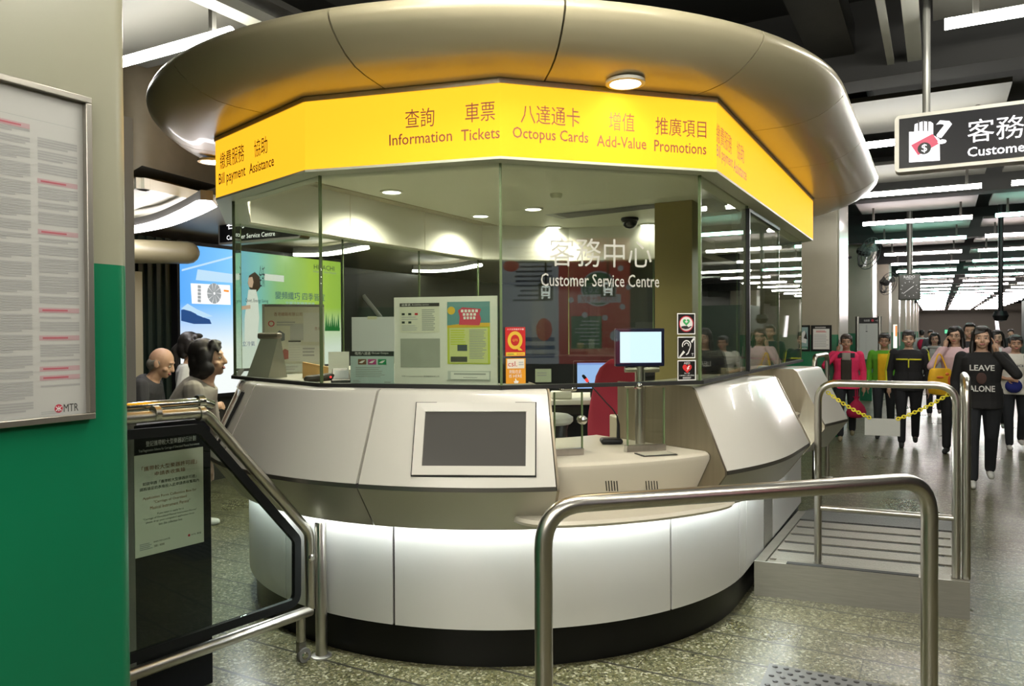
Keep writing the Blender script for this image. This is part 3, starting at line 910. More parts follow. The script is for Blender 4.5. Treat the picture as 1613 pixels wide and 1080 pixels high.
def sheet(name, label, cat, plane, off, px, back, draw, thick=0.002, group=None):
    fr, w, h = prect(plane[0], plane[1], *px, off)
    s = MB(); s.box(fr, 0, w, 0, h, -thick, 0, back)
    draw(s, fr, w, h)
    return tag(s.build(name), label, cat, group)
PLB, PLC = (GA, dB), (GC, dC)
def d_blank(s, f, w, h):
    s.rect(f, w * .38, h * .93, w * .6, h * 1.02, mat('sticky tape', (0.62, 0.60, 0.42), 0.4), .001)
sheet('paper_sheet', 'blank white sheet taped inside the glass above the loan notice', 'paper', PLB, -0.022, (554, 499, 621, 553), mat('thin white paper', (0.66, 0.67, 0.70), 0.6), d_blank)
def d_loan(s, f, w, h):
    s.rect(f, 0, h * .83, w, h, ink, .001)
    s.text(f, '租用八達通', w * .11, h * .865, w * .36, h * .09, white_ink, .002); s.text(f, 'On-Loan Octopus', w * .5, h * .875, w * .38, h * .075, white_ink, .002)
    for i, c in enumerate(('dark red', 'magenta', 'green')):
        s.rect(f, w * (.18 + .23 * i), h * .58, w * (.37 + .23 * i), h * .74, mat(c + ' card print', {'dark red': (.22, .10, .06), 'magenta': (.45, .05, .22), 'green': (.02, .28, .10)}[c], .5), .001)
        s.poly(f, [(w * (.20 + .23 * i), h * .63), (w * (.27 + .23 * i), h * .69), (w * (.35 + .23 * i), h * .71), (w * (.28 + .23 * i), h * .62)], white_ink, .002)
    s.lines(f, w * .12, h * .2, w * .85, h * .52, 6, grey_ink, .001, 0.3, .35); s.lines(f, w * .06, h * .05, w * .25, h * .12, 2, grey_ink, .001); s.rect(f, w * .78, h * .05, w * .93, h * .08, grey_ink, .001)
sheet('loan_notice', 'pale blue notice with black heading and three coloured cards, behind the glass', 'notice', PLB, -0.026, (552, 551.5, 620.5, 605), mat('pale cyan paper', (0.50, 0.62, 0.62), 0.55), d_loan)

def d_q(s, f, w, h):
    yb = mat('yellow print', (0.80, 0.58, 0.05), .5)
    s.rect(f, w * .03, h * .02, w * .97, h * .14, yb, .001); s.text(f, 'HKRMA', w * .08, h * .045, w * .34, h * .055, ink, .002); s.text(f, '優質服務', w * .55, h * .045, w * .36, h * .06, red_ink, .002)
    s.text(f, '人才企業嘉許計劃', w * .08, h * .90, w * .84, h * .055, white_ink, .002)
    n = 40; a, b = (.37 * w, .31 * h), (.215 * w, .19 * h); cx, cy_ = w * .48, h * .55
    for i in range(n):
        t0, t1 = 2 * PI * i / n, 2 * PI * (i + 1) / n
        s.poly(f, [(cx + a[0] * math.cos(t0), cy_ + a[1] * math.sin(t0)), (cx + a[0] * math.cos(t1), cy_ + a[1] * math.sin(t1)), (cx + b[0] * math.cos(t1), cy_ + b[1] * math.sin(t1)), (cx + b[0] * math.cos(t0), cy_ + b[1] * math.sin(t0))], gold, .0015)
    s.poly(f, [(w * .46, h * .36), (w * .62, h * .36), (w * .86, h * .20), (w * .66, h * .20)], gold, .002)
    s.text(f, 'QTS', cx, cy_, w * .26, h * .09, gold, .002, 'C')
sheet('quality_sticker', 'red sticker with a large gold letter Q on the glass', 'sticker', PLC, 0.012, (796, 515, 827.5, 561), mat('red sticker', (0.55, 0.02, 0.02), .4), d_q, group='stickers at the left edge of the bay pane')
def d_csl(s, f, w, h):
    s.rect(f, w * .06, h * .60, w * .93, h * .97, mat('pale print', (0.80, 0.74, 0.62), .5), .001)
    s.text(f, 'csl.', w * .10, h * .68, w * .46, h * .2, red_ink, .002); s.lines(f, w * .64, h * .70, w * .9, h * .88, 2, pale_ink, .002)
    s.text(f, '熱點在此', w * .16, h * .40, w * .62, h * .15, white_ink, .002); s.text(f, 'IS HERE', w * .16, h * .24, w * .64, h * .12, white_ink, .002)
    s.poly(f, [(w * .42, h * .02), (w * .60, h * .02), (w * .64, h * .10), (w * .52, h * .13), (w * .50, h * .20), (w * .46, h * .20), (w * .46, h * .10), (w * .38, h * .10)], white_ink, .002)
sheet('hotspot_sticker', 'orange sticker with a pointing white hand on the glass', 'sticker', PLC, 0.012, (797, 564, 828, 604), mat('orange sticker', (0.78, 0.33, 0.02), .4), d_csl, group='stickers at the left edge of the bay pane')

def badge(s, f, w, h):
    r = w * .05
    for (a, b, c, d) in ((0, 0, w, r), (0, h - r, w, h), (0, r, r, h - r), (w - r, r, w, h - r)):
        s.rect(f, a, b, c, d, white_ink, .001)
def arc(s, f, cx, cy_, r, t0, t1, wd, m, z, n=14, ky=1.0):
    for i in range(n):
        a, b = math.radians(t0 + (t1 - t0) * i / n), math.radians(t0 + (t1 - t0) * (i + 1) / n)
        s.poly(f, [(cx + (r - wd) * math.cos(a), cy_ + ky * (r - wd) * math.sin(a)), (cx + r * math.cos(a), cy_ + ky * r * math.sin(a)), (cx + r * math.cos(b), cy_ + ky * r * math.sin(b)), (cx + (r - wd) * math.cos(b), cy_ + ky * (r - wd) * math.sin(b))][::1], m, z)
def heart(s, f, cx, cy_, r, m, z):
    pts = []
    for i in range(32):
        t = 2 * PI * i / 32
        pts.append((cx + r * 16 * math.sin(t) ** 3 / 16, cy_ + r * (13 * math.cos(t) - 5 * math.cos(2 * t) - 2 * math.cos(3 * t) - math.cos(4 * t)) / 16))
    s.poly(f, pts[::-1], m, z)
grn = mat('green print', (0.05, 0.42, 0.12), .5)
def d_care(s, f, w, h):
    badge(s, f, w, h); s.disc(f, w / 2, h / 2, w * .38, white_ink, .001); arc(s, f, w / 2, h / 2, w * .40, 0, 360, w * .05, red_ink, .002, 30)
    heart(s, f, w / 2, h * .58, w * .19, grn, .002); s.rect(f, w * .47, h * .54, w * .53, h * .66, white_ink, .003); s.rect(f, w * .42, h * .575, w * .58, h * .625, white_ink, .003)
    s.poly(f, [(w * .22, h * .38), (w * .22, h * .30), (w * .45, h * .25), (w * .62, h * .27), (w * .80, h * .37), (w * .76, h * .40), (w * .6, h * .34), (w * .55, h * .40), (w * .36, h * .40)], ink, .003)
def d_ear(s, f, w, h):
    badge(s, f, w, h)
    arc(s, f, w * .5, h * .60, w * .26, -30, 200, w * .06, white_ink, .002); arc(s, f, w * .5, h * .60, w * .14, -20, 180, w * .045, white_ink, .002)
    s.poly(f, [(w * .70, h * .52), (w * .74, h * .50), (w * .62, h * .22), (w * .50, h * .14), (w * .46, h * .18), (w * .57, h * .26)], white_ink, .002)
    s.poly(f, [(w * .08, h * .07), (w * .16, h * .05), (w * .42, h * .28), (w * .32, h * .36)], white_ink, .002); s.poly(f, [(w * .74, h * .78), (w * .82, h * .70), (w * .95, h * .88), (w * .90, h * .95)], white_ink, .002)
    s.text(f, 'T', w * .78, h * .10, w * .12, h * .13, white_ink, .002)
def d_aed(s, f, w, h):
    badge(s, f, w, h); s.text(f, 'AED', w * .34, h * .80, w * .34, h * .11, white_ink, .002)
    heart(s, f, w * .52, h * .60, w * .25, mat('bright red print', (0.70, 0.03, 0.03), .5), .002)
    s.poly(f, [(w * .60, h * .72), (w * .48, h * .58), (w * .55, h * .58), (w * .47, h * .46), (w * .64, h * .61), (w * .57, h * .61), (w * .66, h * .72)], white_ink, .003)
    s.text(f, '救心寶', w * .36, h * .32, w * .3, h * .07, white_ink, .002); s.text(f, '自動體外心臟去顫器', w * .10, h * .215, w * .80, h * .07, white_ink, .002); s.lines(f, w * .28, h * .08, w * .74, h * .18, 2, white_ink, .002, .1)
blk = mat('black sticker', (0.012, 0.012, 0.012), .35)
GRP = 'black service stickers at the right edge of the bay pane'
sheet('service_sticker', 'black sticker with a green heart over a hand, topmost of three on the glass', 'sticker', PLC, 0.012, (1066.5, 493, 1095, 526.5), blk, d_care, group=GRP)
sheet('service_sticker', 'black sticker with a white ear symbol and letter T on the glass', 'sticker', PLC, 0.012, (1067, 530, 1095, 564), blk, d_ear, group=GRP)
sheet('service_sticker', 'black sticker with a red heart and the letters AED on the glass', 'sticker', PLC, 0.012, (1067, 567, 1096, 599), blk, d_aed, group=GRP)

# left counter, behind the pane: tent sign, notice stand, card reader
def upright(px, py, z):
    p = at_z(px, py, z); d = Vector((p.x, p.y, 0)).normalized(); x = Vector((d.y, -d.x, 0))
    return p, x, d                                    # x to the viewer's right, d away from the viewer
metal_sign = mat('grey metal sign', (0.40, 0.40, 0.35), 0.45, 0.4)
p, x, d = upright(418, 601, 1.319); p = at_y(418, 600, 4.63); p.z = 1.319
ts = thing('tent_sign', 'grey metal A-shaped sign on the counter behind the left pane', 'sign', p)
xr = (x * 0.86 - d * 0.5).normalized(); yr = Vector((-xr.y, xr.x, 0))
fr = frame(p, xr, yr, Z)
b = MB(); t_ = 0.004
wA = 0.165
b.add([fr @ Vector(q) for q in ((-wA / 2, -.075, 0), (wA / 2 - .02, -.075, 0), (wA / 2 - .0, 0.005, .235), (-wA / 2 + .05, 0.005, .235), (-wA / 2, -.070, 0), (wA / 2 - .02, -.070, 0), (wA / 2, 0.01, .235), (-wA / 2 + .05, 0.01, .235))],
      [(0, 1, 2, 3), (7, 6, 5, 4), (0, 4, 5, 1), (1, 5, 6, 2), (2, 6, 7, 3), (3, 7, 4, 0)], metal_sign)
b.build('front_plate', ts)
b = MB(); b.add([fr @ Vector(q) for q in ((wA / 2 - .02, -.075, 0), (wA / 2 + .03, .06, 0), (wA / 2 + .005, .03, .235), (wA / 2, 0.005, .235), (-wA / 2, .06, 0), (-wA / 2 + .05, .03, .235))], [(0, 1, 2, 3), (1, 4, 5, 2), (2, 5, 3)], mat('dark metal sign', (0.30, 0.30, 0.26), 0.5, 0.4)); b.build('back_plate', ts)
b = MB(); b.box(fr, -wA / 2 + .03, wA / 2 + .01, -.005, .045, .232, .27, mat('brown metal cap', (0.20, 0.17, 0.14), .4, .5)); b.build('cap', ts, bevel=.012)
p, x, d = upright(466, 598, 1.319); p = p + d * 0.70; p.z = 1.319
fr = frame(p, x, Z, -d) @ Matrix.Diagonal((1.12, 1.1, 1.0, 1.0))
ns = thing('notice_stand', 'cream notice stand pasted with papers on the left counter', 'notice board', p)
b = MB(); b.box(fr, -.175, .165, .0, .40, -.012, 0, cream_paper); b.box(fr, -.185, -.172, 0, .415, -.014, .004, steel); b.box(fr, -.185, .165, .40, .415, -.014, .002, trim_m); b.build('board', ns)
b = MB()
b.text(fr, '香港鐵路有限公司', -.12, .345, .16, .022, brown_ink, .001)
arc(b, fr, -.135, .30, .018, 0, 360, .006, red_ink, .001, 20); b.lines(fr, -.105, .285, .0, .315, 2, grey_ink, .001)
b.poly(fr, [(-.13, .22), (-.09, .26), (-.06, .24), (-.06, .20), (-.10, .19)], mat('slate print', (0.13, 0.15, 0.16), .5), .001); b.poly(fr, [(-.10, .12), (-.06, .15), (-.02, .13), (-.03, .09), (-.08, .085)], mat('maroon print', (0.30, 0.09, 0.07), .5), .001)
b.rect(fr, -.03, .20, .05, .30, pale_ink, .001); b.rect(fr, -.04, .19, .03, .198, ink, .0015); b.rect(fr, -.04, .075, .03, .19, paper, .0015)
for k in range(7): b.rect(fr, -.036, .082 + .015 * k, .026, .084 + .015 * k, pale_ink, .002)
b.build('pasted_print', ns)
b = MB(); b.box(fr, .045, .165, .19, .365, .002, .004, paper); b.box(fr, .03, .135, .07, .17, .003, .005, paper); b.lines(fr, .04, .10, .12, .16, 3, grey_ink, .006); b.text(fr, '告示', .11, .26, .035, .02, brown_ink, .005); b.build('loose_sheets', ns)
b = MB(); b.box(fr, -.14, .04, .012, .06, .01, .03, mat('clear name holder', (0.55, 0.58, 0.55), 0.25)); b.lines(fr, -.12, .022, .02, .05, 2, grey_ink, .031, .2); b.build('name_plate', ns)
p, x, d = upright(515, 602, 1.319)
cr = thing('card_reader', 'black card reader with tilted screen on the counter behind the pane edge', 'card reader', p)
fr = frame(p, x, d, Z)
MB().add([fr @ Vector(q) for q in ((.02, -.05, 0), (.125, -.05, 0), (.125, .06, 0), (.02, .06, 0), (.02, -.045, .012), (.125, -.045, .012), (.115, .06, .075), (.03, .06, .075))], [(3, 2, 1, 0), (4, 5, 6, 7), (0, 1, 5, 4), (1, 2, 6, 5), (2, 3, 7, 6), (3, 0, 4, 7)], black_plastic).build('body', cr, bevel=.004)
sfr = frame(fr @ Vector((.02, -.045, .0135)), x, (fr @ Vector((.03, .06, .0765))) - (fr @ Vector((.02, -.045, .0135))))
MB().rect(sfr, .012, .015, .09, .095, mat('grey reader screen', (0.10, 0.13, 0.16), .2)).build('screen', cr)
b = MB(); b.cap(fr @ Vector((-.10, -.02, .02)), fr @ Vector((.02, .0, .03)), .02, .022, mat('dark brown leather', (0.035, 0.025, 0.02), .5)); b.build('hand_grip', cr)
b = MB(); b.ell(fr @ Vector((.02, -.03, .03)), .006, .006, .006, emis('red indicator', (1, .05, .05), 2)); b.build('indicator', cr)
p, x, d = upright(504, 596, 1.319); p = p + d * .09; p.z = 1.319
fr = frame(p, x, d, Z)
tag(MB().add([fr @ Vector(q) for q in ((-.10, 0, 0), (.06, 0, 0), (.06, .08, 0), (-.10, .08, 0), (-.10, 0, .095), (.06, 0, .06), (.06, .08, .06), (-.10, .08, .095))], [(3, 2, 1, 0), (4, 5, 6, 7), (0, 1, 5, 4), (1, 2, 6, 5), (2, 3, 7, 6), (3, 0, 4, 7)], mat('brown cardboard', (0.38, 0.22, 0.07), .6)).build('cardboard_box'), 'small brown cardboard box beside the card reader on the left counter', 'box')
p, x, d = upright(538, 598, 1.319); p = p + d * .2; p.z = 1.319
fr = frame(p, x, Z, -d)
tag(MB().box(fr, -.075, .045, 0, .155, -.004, 0, paper).build('paper_stand'), 'plain cream card standing behind the card reader', 'card')

# ---- inside the service bay
def plane_at(px, py, yy):
    p = at_y(px, py, yy); return p, Vector((1, 0, 0))
mt = thing('monitor', 'lit blue-white monitor on a steel post, beside the black stickers', 'monitor', at_y(1009, 575, 4.0))
fr, w, h = prect(at_y(1009, 540, 4.0), Vector((1, .08, 0)), 970, 517, 1047, 577)
MB().box(fr, 0, w, 0, h, -.045, 0, mat('blue-black bezel', (0.01, 0.01, 0.05), .3)).build('casing', mt, bevel=.006)
MB().rect(fr, w * .085, h * .10, w * .93, h * .91, emis('blue white screen', (0.62, 0.80, 1.0), 1.5), .002).build('screen', mt)
b = MB(); q = fr @ Vector((w * .52, 0, -.03)); b.tube([Vector((q.x, q.y, .991)), Vector((q.x, q.y, q.z + .06))], .026, steel, 14); b.tube([q + Vector((-.08, 0, -.015)), q + Vector((.1, 0, -.015))], .018, steel, 10); b.build('post', mt)
mt = thing('monitor', 'lower blue monitor on the inner desk, behind the red chair', 'monitor', at_y(936, 629, 5.66))
fr, w, h = prect(at_y(936, 590, 5.66), Vector((1, .05, 0)), 904, 568, 969, 614)
MB().box(fr, 0, w, 0, h, -.04, 0, black_plastic).build('casing', mt, bevel=.006)
MB().rect(fr, w * .08, h * .06, w * .94, h * .93, emis('pale blue screen', (0.35, 0.55, 1.0), 1.1), .002).rect(fr, w * .08, h * .86, w * .94, h * .93, emis('blue bar', (.25, .4, .9), 1.0), .003).build('screen', mt)
b = MB(); q = fr @ Vector((w / 2, 0, -.02)); b.tube([Vector((q.x, q.y, 1.10)), q + Vector((0, 0, .02))], .03, black_plastic, 10); b.build('stand', mt)
desk_m = mat('inner desk top', (0.58, 0.58, 0.50), 0.4)
dk = thing('inner_desk', 'pale desk inside the kiosk carrying the lower monitor', 'desk', Vector((.30, 5.80, .216)))
fr = frame(Vector((.30, 5.80, 0)), Vector((1, .05, 0)), Vector((-.05, 1, 0)), Z)
MB().box(fr, -.9, .9, -.35, .35, 1.065, 1.10, desk_m).build('desk_top', dk, bevel=.006)
for sx in (-.85, .85):
    MB().box(fr, sx - .02, sx + .02, -.3, .32, .216, 1.065, black_plastic).build('side_panel', dk)
MB().box(fr, -.85, .85, .28, .3, .4, 1.065, black_plastic).build('back_panel', dk)
fr = frame(at_y(883, 600, 5.3) * 1, Vector((1, 0, 0)), Z); 
p = Vector((.30, 5.52, 1.101)); fr = frame(p, Vector((1, 0, 0)), Vector((0, 1, 0)), Z)
tag(MB().box(fr, -.02, .13, 0, .12, 0, .055, mat('cream plastic', (0.55, 0.55, 0.46), .4)).build('desk_telephone', bevel=.012), 'small cream telephone on the inner desk left of the lower monitor', 'telephone')
# chair
red_fab = mat('crimson fabric', (0.23, 0.008, 0.025), 0.8)
cp = at_y(959, 640, 5.06)
ch = thing('office_chair', 'crimson office chair seen through the service bay', 'chair', (cp.x, cp.y, .216))
fr = frame(Vector((cp.x, cp.y, .216)), Vector((.92, -.38, 0)), Vector((.38, .92, 0)), Z)
rings = []
for k in range(13):
    w = k / 12; z = .46 + .72 * w; hw = .155 + .05 * math.sin(PI * min(1, w * 1.25)) - .12 * max(0, w - .8) * 4 * max(0, w - .8) * 5
    y0 = .16 + .10 * w + .05 * math.sin(PI * w)
    ring = []
    for i in range(16):
        a = 2 * PI * i / 16; ring.append(fr @ Vector((hw * math.cos(a) * (1 if w < .97 else .8), y0 + .045 * math.sin(a) - .05 * math.cos(a) ** 2, z)))
    rings.append(ring)
MB().loft(rings, red_fab).build('backrest', ch, smooth=60)
MB().box(fr, -.20, .20, -.20, .16, .44, .52, red_fab).build('seat', ch, bevel=.03, seg=3)
b = MB(); b.tube([fr @ Vector((0, -.04, .06)), fr @ Vector((0, -.04, .44))], .03, black_plastic); b.build('column', ch)
for k in range(5):
    a = 2 * PI * k / 5
    MB().tube([fr @ Vector((0, -.04, .09)), fr @ Vector((.28 * math.cos(a), -.04 + .28 * math.sin(a), .03))], .022, black_plastic, 8).build('leg', ch)
# low cabinet and stool seat glimpsed through the bay
p = at_y(968, 690, 4.55)
cb = thing('file_drawers', 'beige file drawers beside the crimson chair inside the kiosk', 'cabinet', (p.x + .02, p.y, .216))
fr = frame(Vector((p.x + .02, p.y, .216)), Vector((1, .1, 0)), Vector((-.1, 1, 0)), Z)
MB().box(fr, -.01, .25, 0, .18, 0, .86, mat('beige metal cabinet', (0.42, 0.39, 0.28), .45)).build('body', cb, bevel=.008)
for k in range(3):
    d_ = MB().box(fr, .0, .235, -.015, 0, .03 + .28 * k, .28 + .28 * k, mat('beige drawer front', (0.48, 0.45, 0.33), .45)).build('drawer', cb, bevel=.004)
    MB().box(fr, .07, .17, -.03, -.015, .17 + .28 * k, .185 + .28 * k, steel).build('handle', d_)
p = at_y(862, 655, 4.6)
stl = thing('round_stool', 'round grey topped stool behind the counter at the left of the bay', 'stool', (p.x, p.y, .216))
fr = frame(Vector((p.x, p.y, .216)), Vector((1, 0, 0)), Vector((0, 1, 0)), Z)
MB().lathe(fr, [(.14, .82), (.155, .835), (.155, .86), (.13, .875), (.02, .877)], mat('grey vinyl', (.40, .41, .38), .4)).build('seat', stl)
MB().lathe(fr, [(.11, .56), (.12, .6), (.12, .78), (.13, .82)], black_plastic).build('body', stl)
MB().lathe(fr, [(.2, .0), (.2, .02), (.04, .05), (.035, .56)], black_plastic).build('base', stl)
# gooseneck microphone
bp_ = at_z(968, 698, .992)
mc = thing('gooseneck_microphone', 'black gooseneck microphone with red lit ring on the bay counter', 'microphone', bp_)
fr = frame(bp_, Vector((1, 0, 0)), Vector((0, 1, 0)), Z)
MB().box(fr, -.075, .04, -.045, .045, 0, .028, black_plastic).build('base', mc, bevel=.012, seg=3)
pts = [at_y(x_, y_, bp_.y) for x_, y_ in ((974, 690), (974, 668), (972, 655), (965, 644), (955, 634), (940, 617), (930, 606), (926, 601))]
MB().tube([Vector((pts[0].x, bp_.y, 1.02))] + pts[1:], [.010, .008] + [.0035] * 6, black_plastic, 10).build('neck', mc)
MB().tube([pts[-1], at_y(922.5, 596, bp_.y)], .0085, emis('red ring light', (1, .04, .03), 1.6), 10).build('light_ring', mc)
MB().cap(at_y(921.5, 595, bp_.y), at_y(919, 592, bp_.y), .009, .008, black_rubber).build('capsule', mc)
# low glass sheets of the bay, clamps and floor channels
nC = dC.normalized().cross(Z)
def bay_sheet(x0, y0, x1, y1, zb, label_part):
    fr, w, h = prect(GC, dC, x0, y0, x1, y1, -.03)
    z0 = zb - fr.translation.z
    o = MB().box(fr, 0, w, z0, h, -.005, .005, glass_c).build('bay_glass', kiosk)
    MB().box(fr, -.002, .004, z0, h, -.006, .006, glass_edge).build('pane_edge', o); MB().box(fr, w - .004, w + .002, z0, h, -.006, .006, glass_edge).build('pane_edge', o)
    MB().box(fr, -.01, w, z0 - .0, z0 + .03, -.02, .02, steel).build('channel', o)
    return fr, w, h
bay_sheet(873, 617, 917, 710, .992, 'left')
bay_sheet(988, 611, 1046, 704, .992, 'right')
q0, q1 = hit(985, 606, GC, nC), hit(1050, 604, GC, nC)
MB().tube([q0, q1], .011, chrome, 10).build('clamp_bar', kiosk)
q = hit(1003, 607, GC, nC); MB().cap(q - nC * .02, q + nC * .03, .016, .016, chrome).build('glass_clamp', kiosk)
q = hit(895, 612, GC, nC); MB().cap(q + Vector((-.03, 0, 0)), q + Vector((.03, 0, 0)), .013, .013, chrome).build('glass_clamp', kiosk)
q = hit(917, 661, GC, nC); MB().cap(q - nC * .015, q + nC * .012, .022, .022, chrome).build('glass_clamp', kiosk)
fr = frame(at_z(1033, 715, .992), Vector((.95, .3, 0)), Vector((-.3, .95, 0)), Z)
tag(MB().box(fr, -.09, .09, -.05, .05, 0, .003, ink).box(fr, -.08, .08, -.042, .042, .003, .005, mat('cream card reader pad', (.50, .48, .38), .4)).build('reader_pad'), 'flat square reader pad on the service counter by the right cheek', 'card reader')
# paper things on the counter to the left of the bay and on the back wall
p, x, d = upright(858, 604, 1.319); p = p + d * .12; p.z = 1.319
fr = frame(p, x, Z, -d)
tag(MB().box(fr, -.05, .035, 0, .07, -.003, 0, mat('pale green card', (.45, .50, .38), .5)).lines(fr, -.04, .03, .02, .055, 2, grey_ink, .001).build('counter_card'), 'pale green card standing behind the glass left of the microphone', 'card')

# ================================================================ framed notice on the near column
def on_col(px, py):
    return hit(px, py, N * PN, N)
nA, nB = on_col(140, 400), on_col(-160, 400)
ztop, zbot = on_col(140, 157).z, on_col(140, 659).z
fr = frame(Vector((nB.x, nB.y, zbot)) + N * 0.0, U, Z, N)       # x along the corridor (to the right in view), facing the corridor
w = (Vector((nA.x, nA.y, 0)) - Vector((nB.x, nB.y, 0))).length; h = ztop - zbot
nf = thing('framed_notice', 'tall steel framed notice of printed columns on the green and beige column', 'notice', (nB.x, nB.y, zbot))
b = MB(); t = 0.016
frame_m = mat('satin steel frame', (0.36, 0.34, 0.30), .35, .85)
for (x0, x1, y0, y1) in ((0, w, 0, t), (0, w, h - t, h), (0, t, t, h - t), (w - t, w, t, h - t)):
    b.box(fr, x0, x1, y0, y1, 0.002, .022, frame_m)
b.build('frame', nf, bevel=.002)
b = MB(); b.box(fr, t, w - t, t, h - t, 0.002, .006, mat('notice paper', (0.46, 0.46, 0.435), .5))
zz = .0065
pink = mat('pale pink band', (0.44, 0.30, 0.31), .6); text_grey = mat('fine grey print', (0.345, 0.345, 0.335), .6); pinkish_red = mat('dull red heading', (0.42, 0.10, 0.13), .6)
def lx(px, py):
    q = on_col(px, py); return (q - fr.translation).dot(U), q.z - zbot
c1a, _ = lx(59, 400); c1b, _ = lx(121, 400); xm, _ = lx(47, 400)
y_rule = lx(121, 205)[1]
b.rect(fr, t + .02, y_rule, c1b, y_rule + .0012, grey_ink, zz)
random.seed(3)
def column(x0, x1, ytop, ybot, heads):
    y = ytop
    while y > ybot:
        n = random.choice((3, 4, 5, 6, 7)); hh = n * .0062
        for i in range(n):
            yy = y - .0062 * (i + 1)
            if yy < ybot: break
            if any(abs(yy - q) < .016 for q in heads): continue
            e = x1 if i < n - 1 else x0 + (x1 - x0) * random.uniform(.4, 1)
            b.rect(fr, x0, yy, e, yy + .0046, text_grey, zz)
        y -= hh + .006
hs = [lx(90, q)[1] for q in (290, 368, 489, 532, 580, 594)]
column(c1a, c1b, lx(90, 222)[1], lx(90, 612)[1], hs)
for q in hs:
    b.rect(fr, c1a - .002, q - .006, c1b, q + .006, pink, zz); b.rect(fr, c1a + .006, q - .002, c1a + (c1b - c1a) * .7, q + .0022, pinkish_red, zz + .0004)
cw = c1b - c1a; gap = c1a - xm
for k in range(1, 4):
    x1 = xm - (k - 1) * (cw + gap); x0 = max(t + .012, x1 - cw)
    if x1 - x0 < .02: continue
    column(x0, x1, y_rule - .02, lx(90, 645)[1], [])
    b.rect(fr, x0, y_rule - .026, x1, y_rule - .014, pink, zz + .0002); b.rect(fr, x0, y_rule - .022, x1 - .02, y_rule - .018, pinkish_red, zz + .0005)
lx0, ly0 = lx(90, 643)
lrx, lry = (lx(96.5, 643)[0] - lx(83.5, 643)[0]) / 2, .0105
b.disc(fr, lx0, ly0, lrx, mat('emblem red', (0.50, 0.03, 0.06), .5), zz, 28, lry)
for s_ in (-1, 1):
    arc(b, fr, lx0 + s_ * lrx * .72, ly0, lrx * .5, 90 + (0 if s_ > 0 else -180), 270 + (0 if s_ > 0 else -180), lrx * .18, white_ink, zz + .0005, ky=lry / lrx)
b.rect(fr, lx0 - lrx * .09, ly0 - lry * .62, lx0 + lrx * .09, ly0 + lry * .62, white_ink, zz + .0006); b.rect(fr, lx0 - lrx * .38, ly0 - lry * .08, lx0 + lrx * .38, ly0 + lry * .08, white_ink, zz + .0006)
b.text(fr, 'MTR', lx(98, 642)[0], ly0 - .0095, lx(121, 642)[0] - lx(98, 642)[0], .019, ink, zz)
b.lines(fr, c1a, ly0 - .012, c1a + .05, ly0 - .004, 2, grey_ink, zz)
b.build('printed_sheet', nf)

# ================================================================ the gate left of the kiosk
GZ = .255
g1, g0 = at_z(487, 955, GZ), at_z(205, 1060, GZ)
gd = (g1 - g0); gd.z = 0; gL = gd.length; gd.normalize(); gn = gd.cross(Z)      # gn faces the viewer
def on_gate(px, py, off=0.0):
    return hit(px, py, g0 + gn * off, gn)
gt = thing('glass_gate', 'low glass gate with a bent steel tube frame beside the green column', 'gate', (g0.x, g0.y, 0))
path = [on_gate(205, 655), on_gate(322, 649), on_gate(487, 838), on_gate(489, 957)]
zt_ = path[0].z
start_t = path[0] - gd * .5; start_t.z = zt_
bot = on_gate(205, 1060); start_b = bot - gd * .5; start_b.z = bot.z
pts = bend([start_t, path[1], path[2], path[3]], .10, 7)
MB().tube(pts, .024, steel, 16).build('frame_tube', gt, smooth=60)
MB().tube([path[3] - Z * .012, start_b], .026, steel, 16).build('bottom_tube', gt, smooth=60)
ip = bend([on_gate(205, 672) - gd * .45, on_gate(317, 667), on_gate(472, 845), on_gate(472, 952), on_gate(205, 1041) - gd * .45], .07, 6)
def gasket_band(pts, wd, m, th):
    b = MB(); c = sum(pts, Vector()) / len(pts); out = []
    for i in range(len(pts) - 1):
        a, e = pts[i], pts[i + 1]; s = (e - a).normalized(); nn = s.cross(gn)
        if nn.dot(c - a) < 0: nn = -nn
        out.append((a, e, nn))
    L_ = []
    for i, p in enumerate(pts):
        nn = Vector()
        if i < len(out): nn += out[i][2]
        if i > 0: nn += out[i - 1][2]
        nn.normalize(); k = out[min(i, len(out) - 1)][2].dot(nn)
        L_.append(p + nn * wd / max(.4, k))
    rings = [[p + gn * th, q + gn * th, q - gn * th, p - gn * th] for p, q in zip(pts, L_)]
    b.loft(rings, m)
    return b, L_
gb, inner = gasket_band(ip, .038, black_rubber, .012)
gb.build('gasket', gt)
b = MB(); b.loft([[p + gn * .004 for p in inner], [p - gn * .004 for p in inner]], glass_mat('gate glass', (0.86, 0.91, 0.88), 1.5, 0.8)); b.build('glass_panel', gt, smooth=0)
q = on_gate(474, 985)
cs = MB().tube([Vector((q.x, q.y, .105)), Vector((q.x, q.y, GZ - .03))], .022, steel, 14).build('caster_leg', gt)
wb = MB(); wb.box(frame(Vector((q.x, q.y, .06)), gd, Z, gn), -.02, .02, -.01, .05, -.012, .012, trim_m); wb.build('caster_fork', gt)
wh = MB(); wh.lathe(frame(Vector((q.x + .012, q.y, .036)), gd, Z, gn), [(.012, -.012), (.034, -.012), (.036, -.006), (.036, .006), (.034, .012), (.012, .012)], mat('grey rubber wheel', (.12, .12, .11), .6), 20); wh.lathe(frame(Vector((q.x + .012, q.y, .036)), gd, Z, gn), [(.018, .0121), (.016, .016), (.001, .016)], chrome, 16)
wh.build('caster_wheel', gt)
q = on_gate(490, 878, .02)
MB().lathe(frame(q, gd, Z, gn), [(.017, 0), (.017, .008), (.012, .012), (.001, .012)], chrome, 18).build('lock', gt)
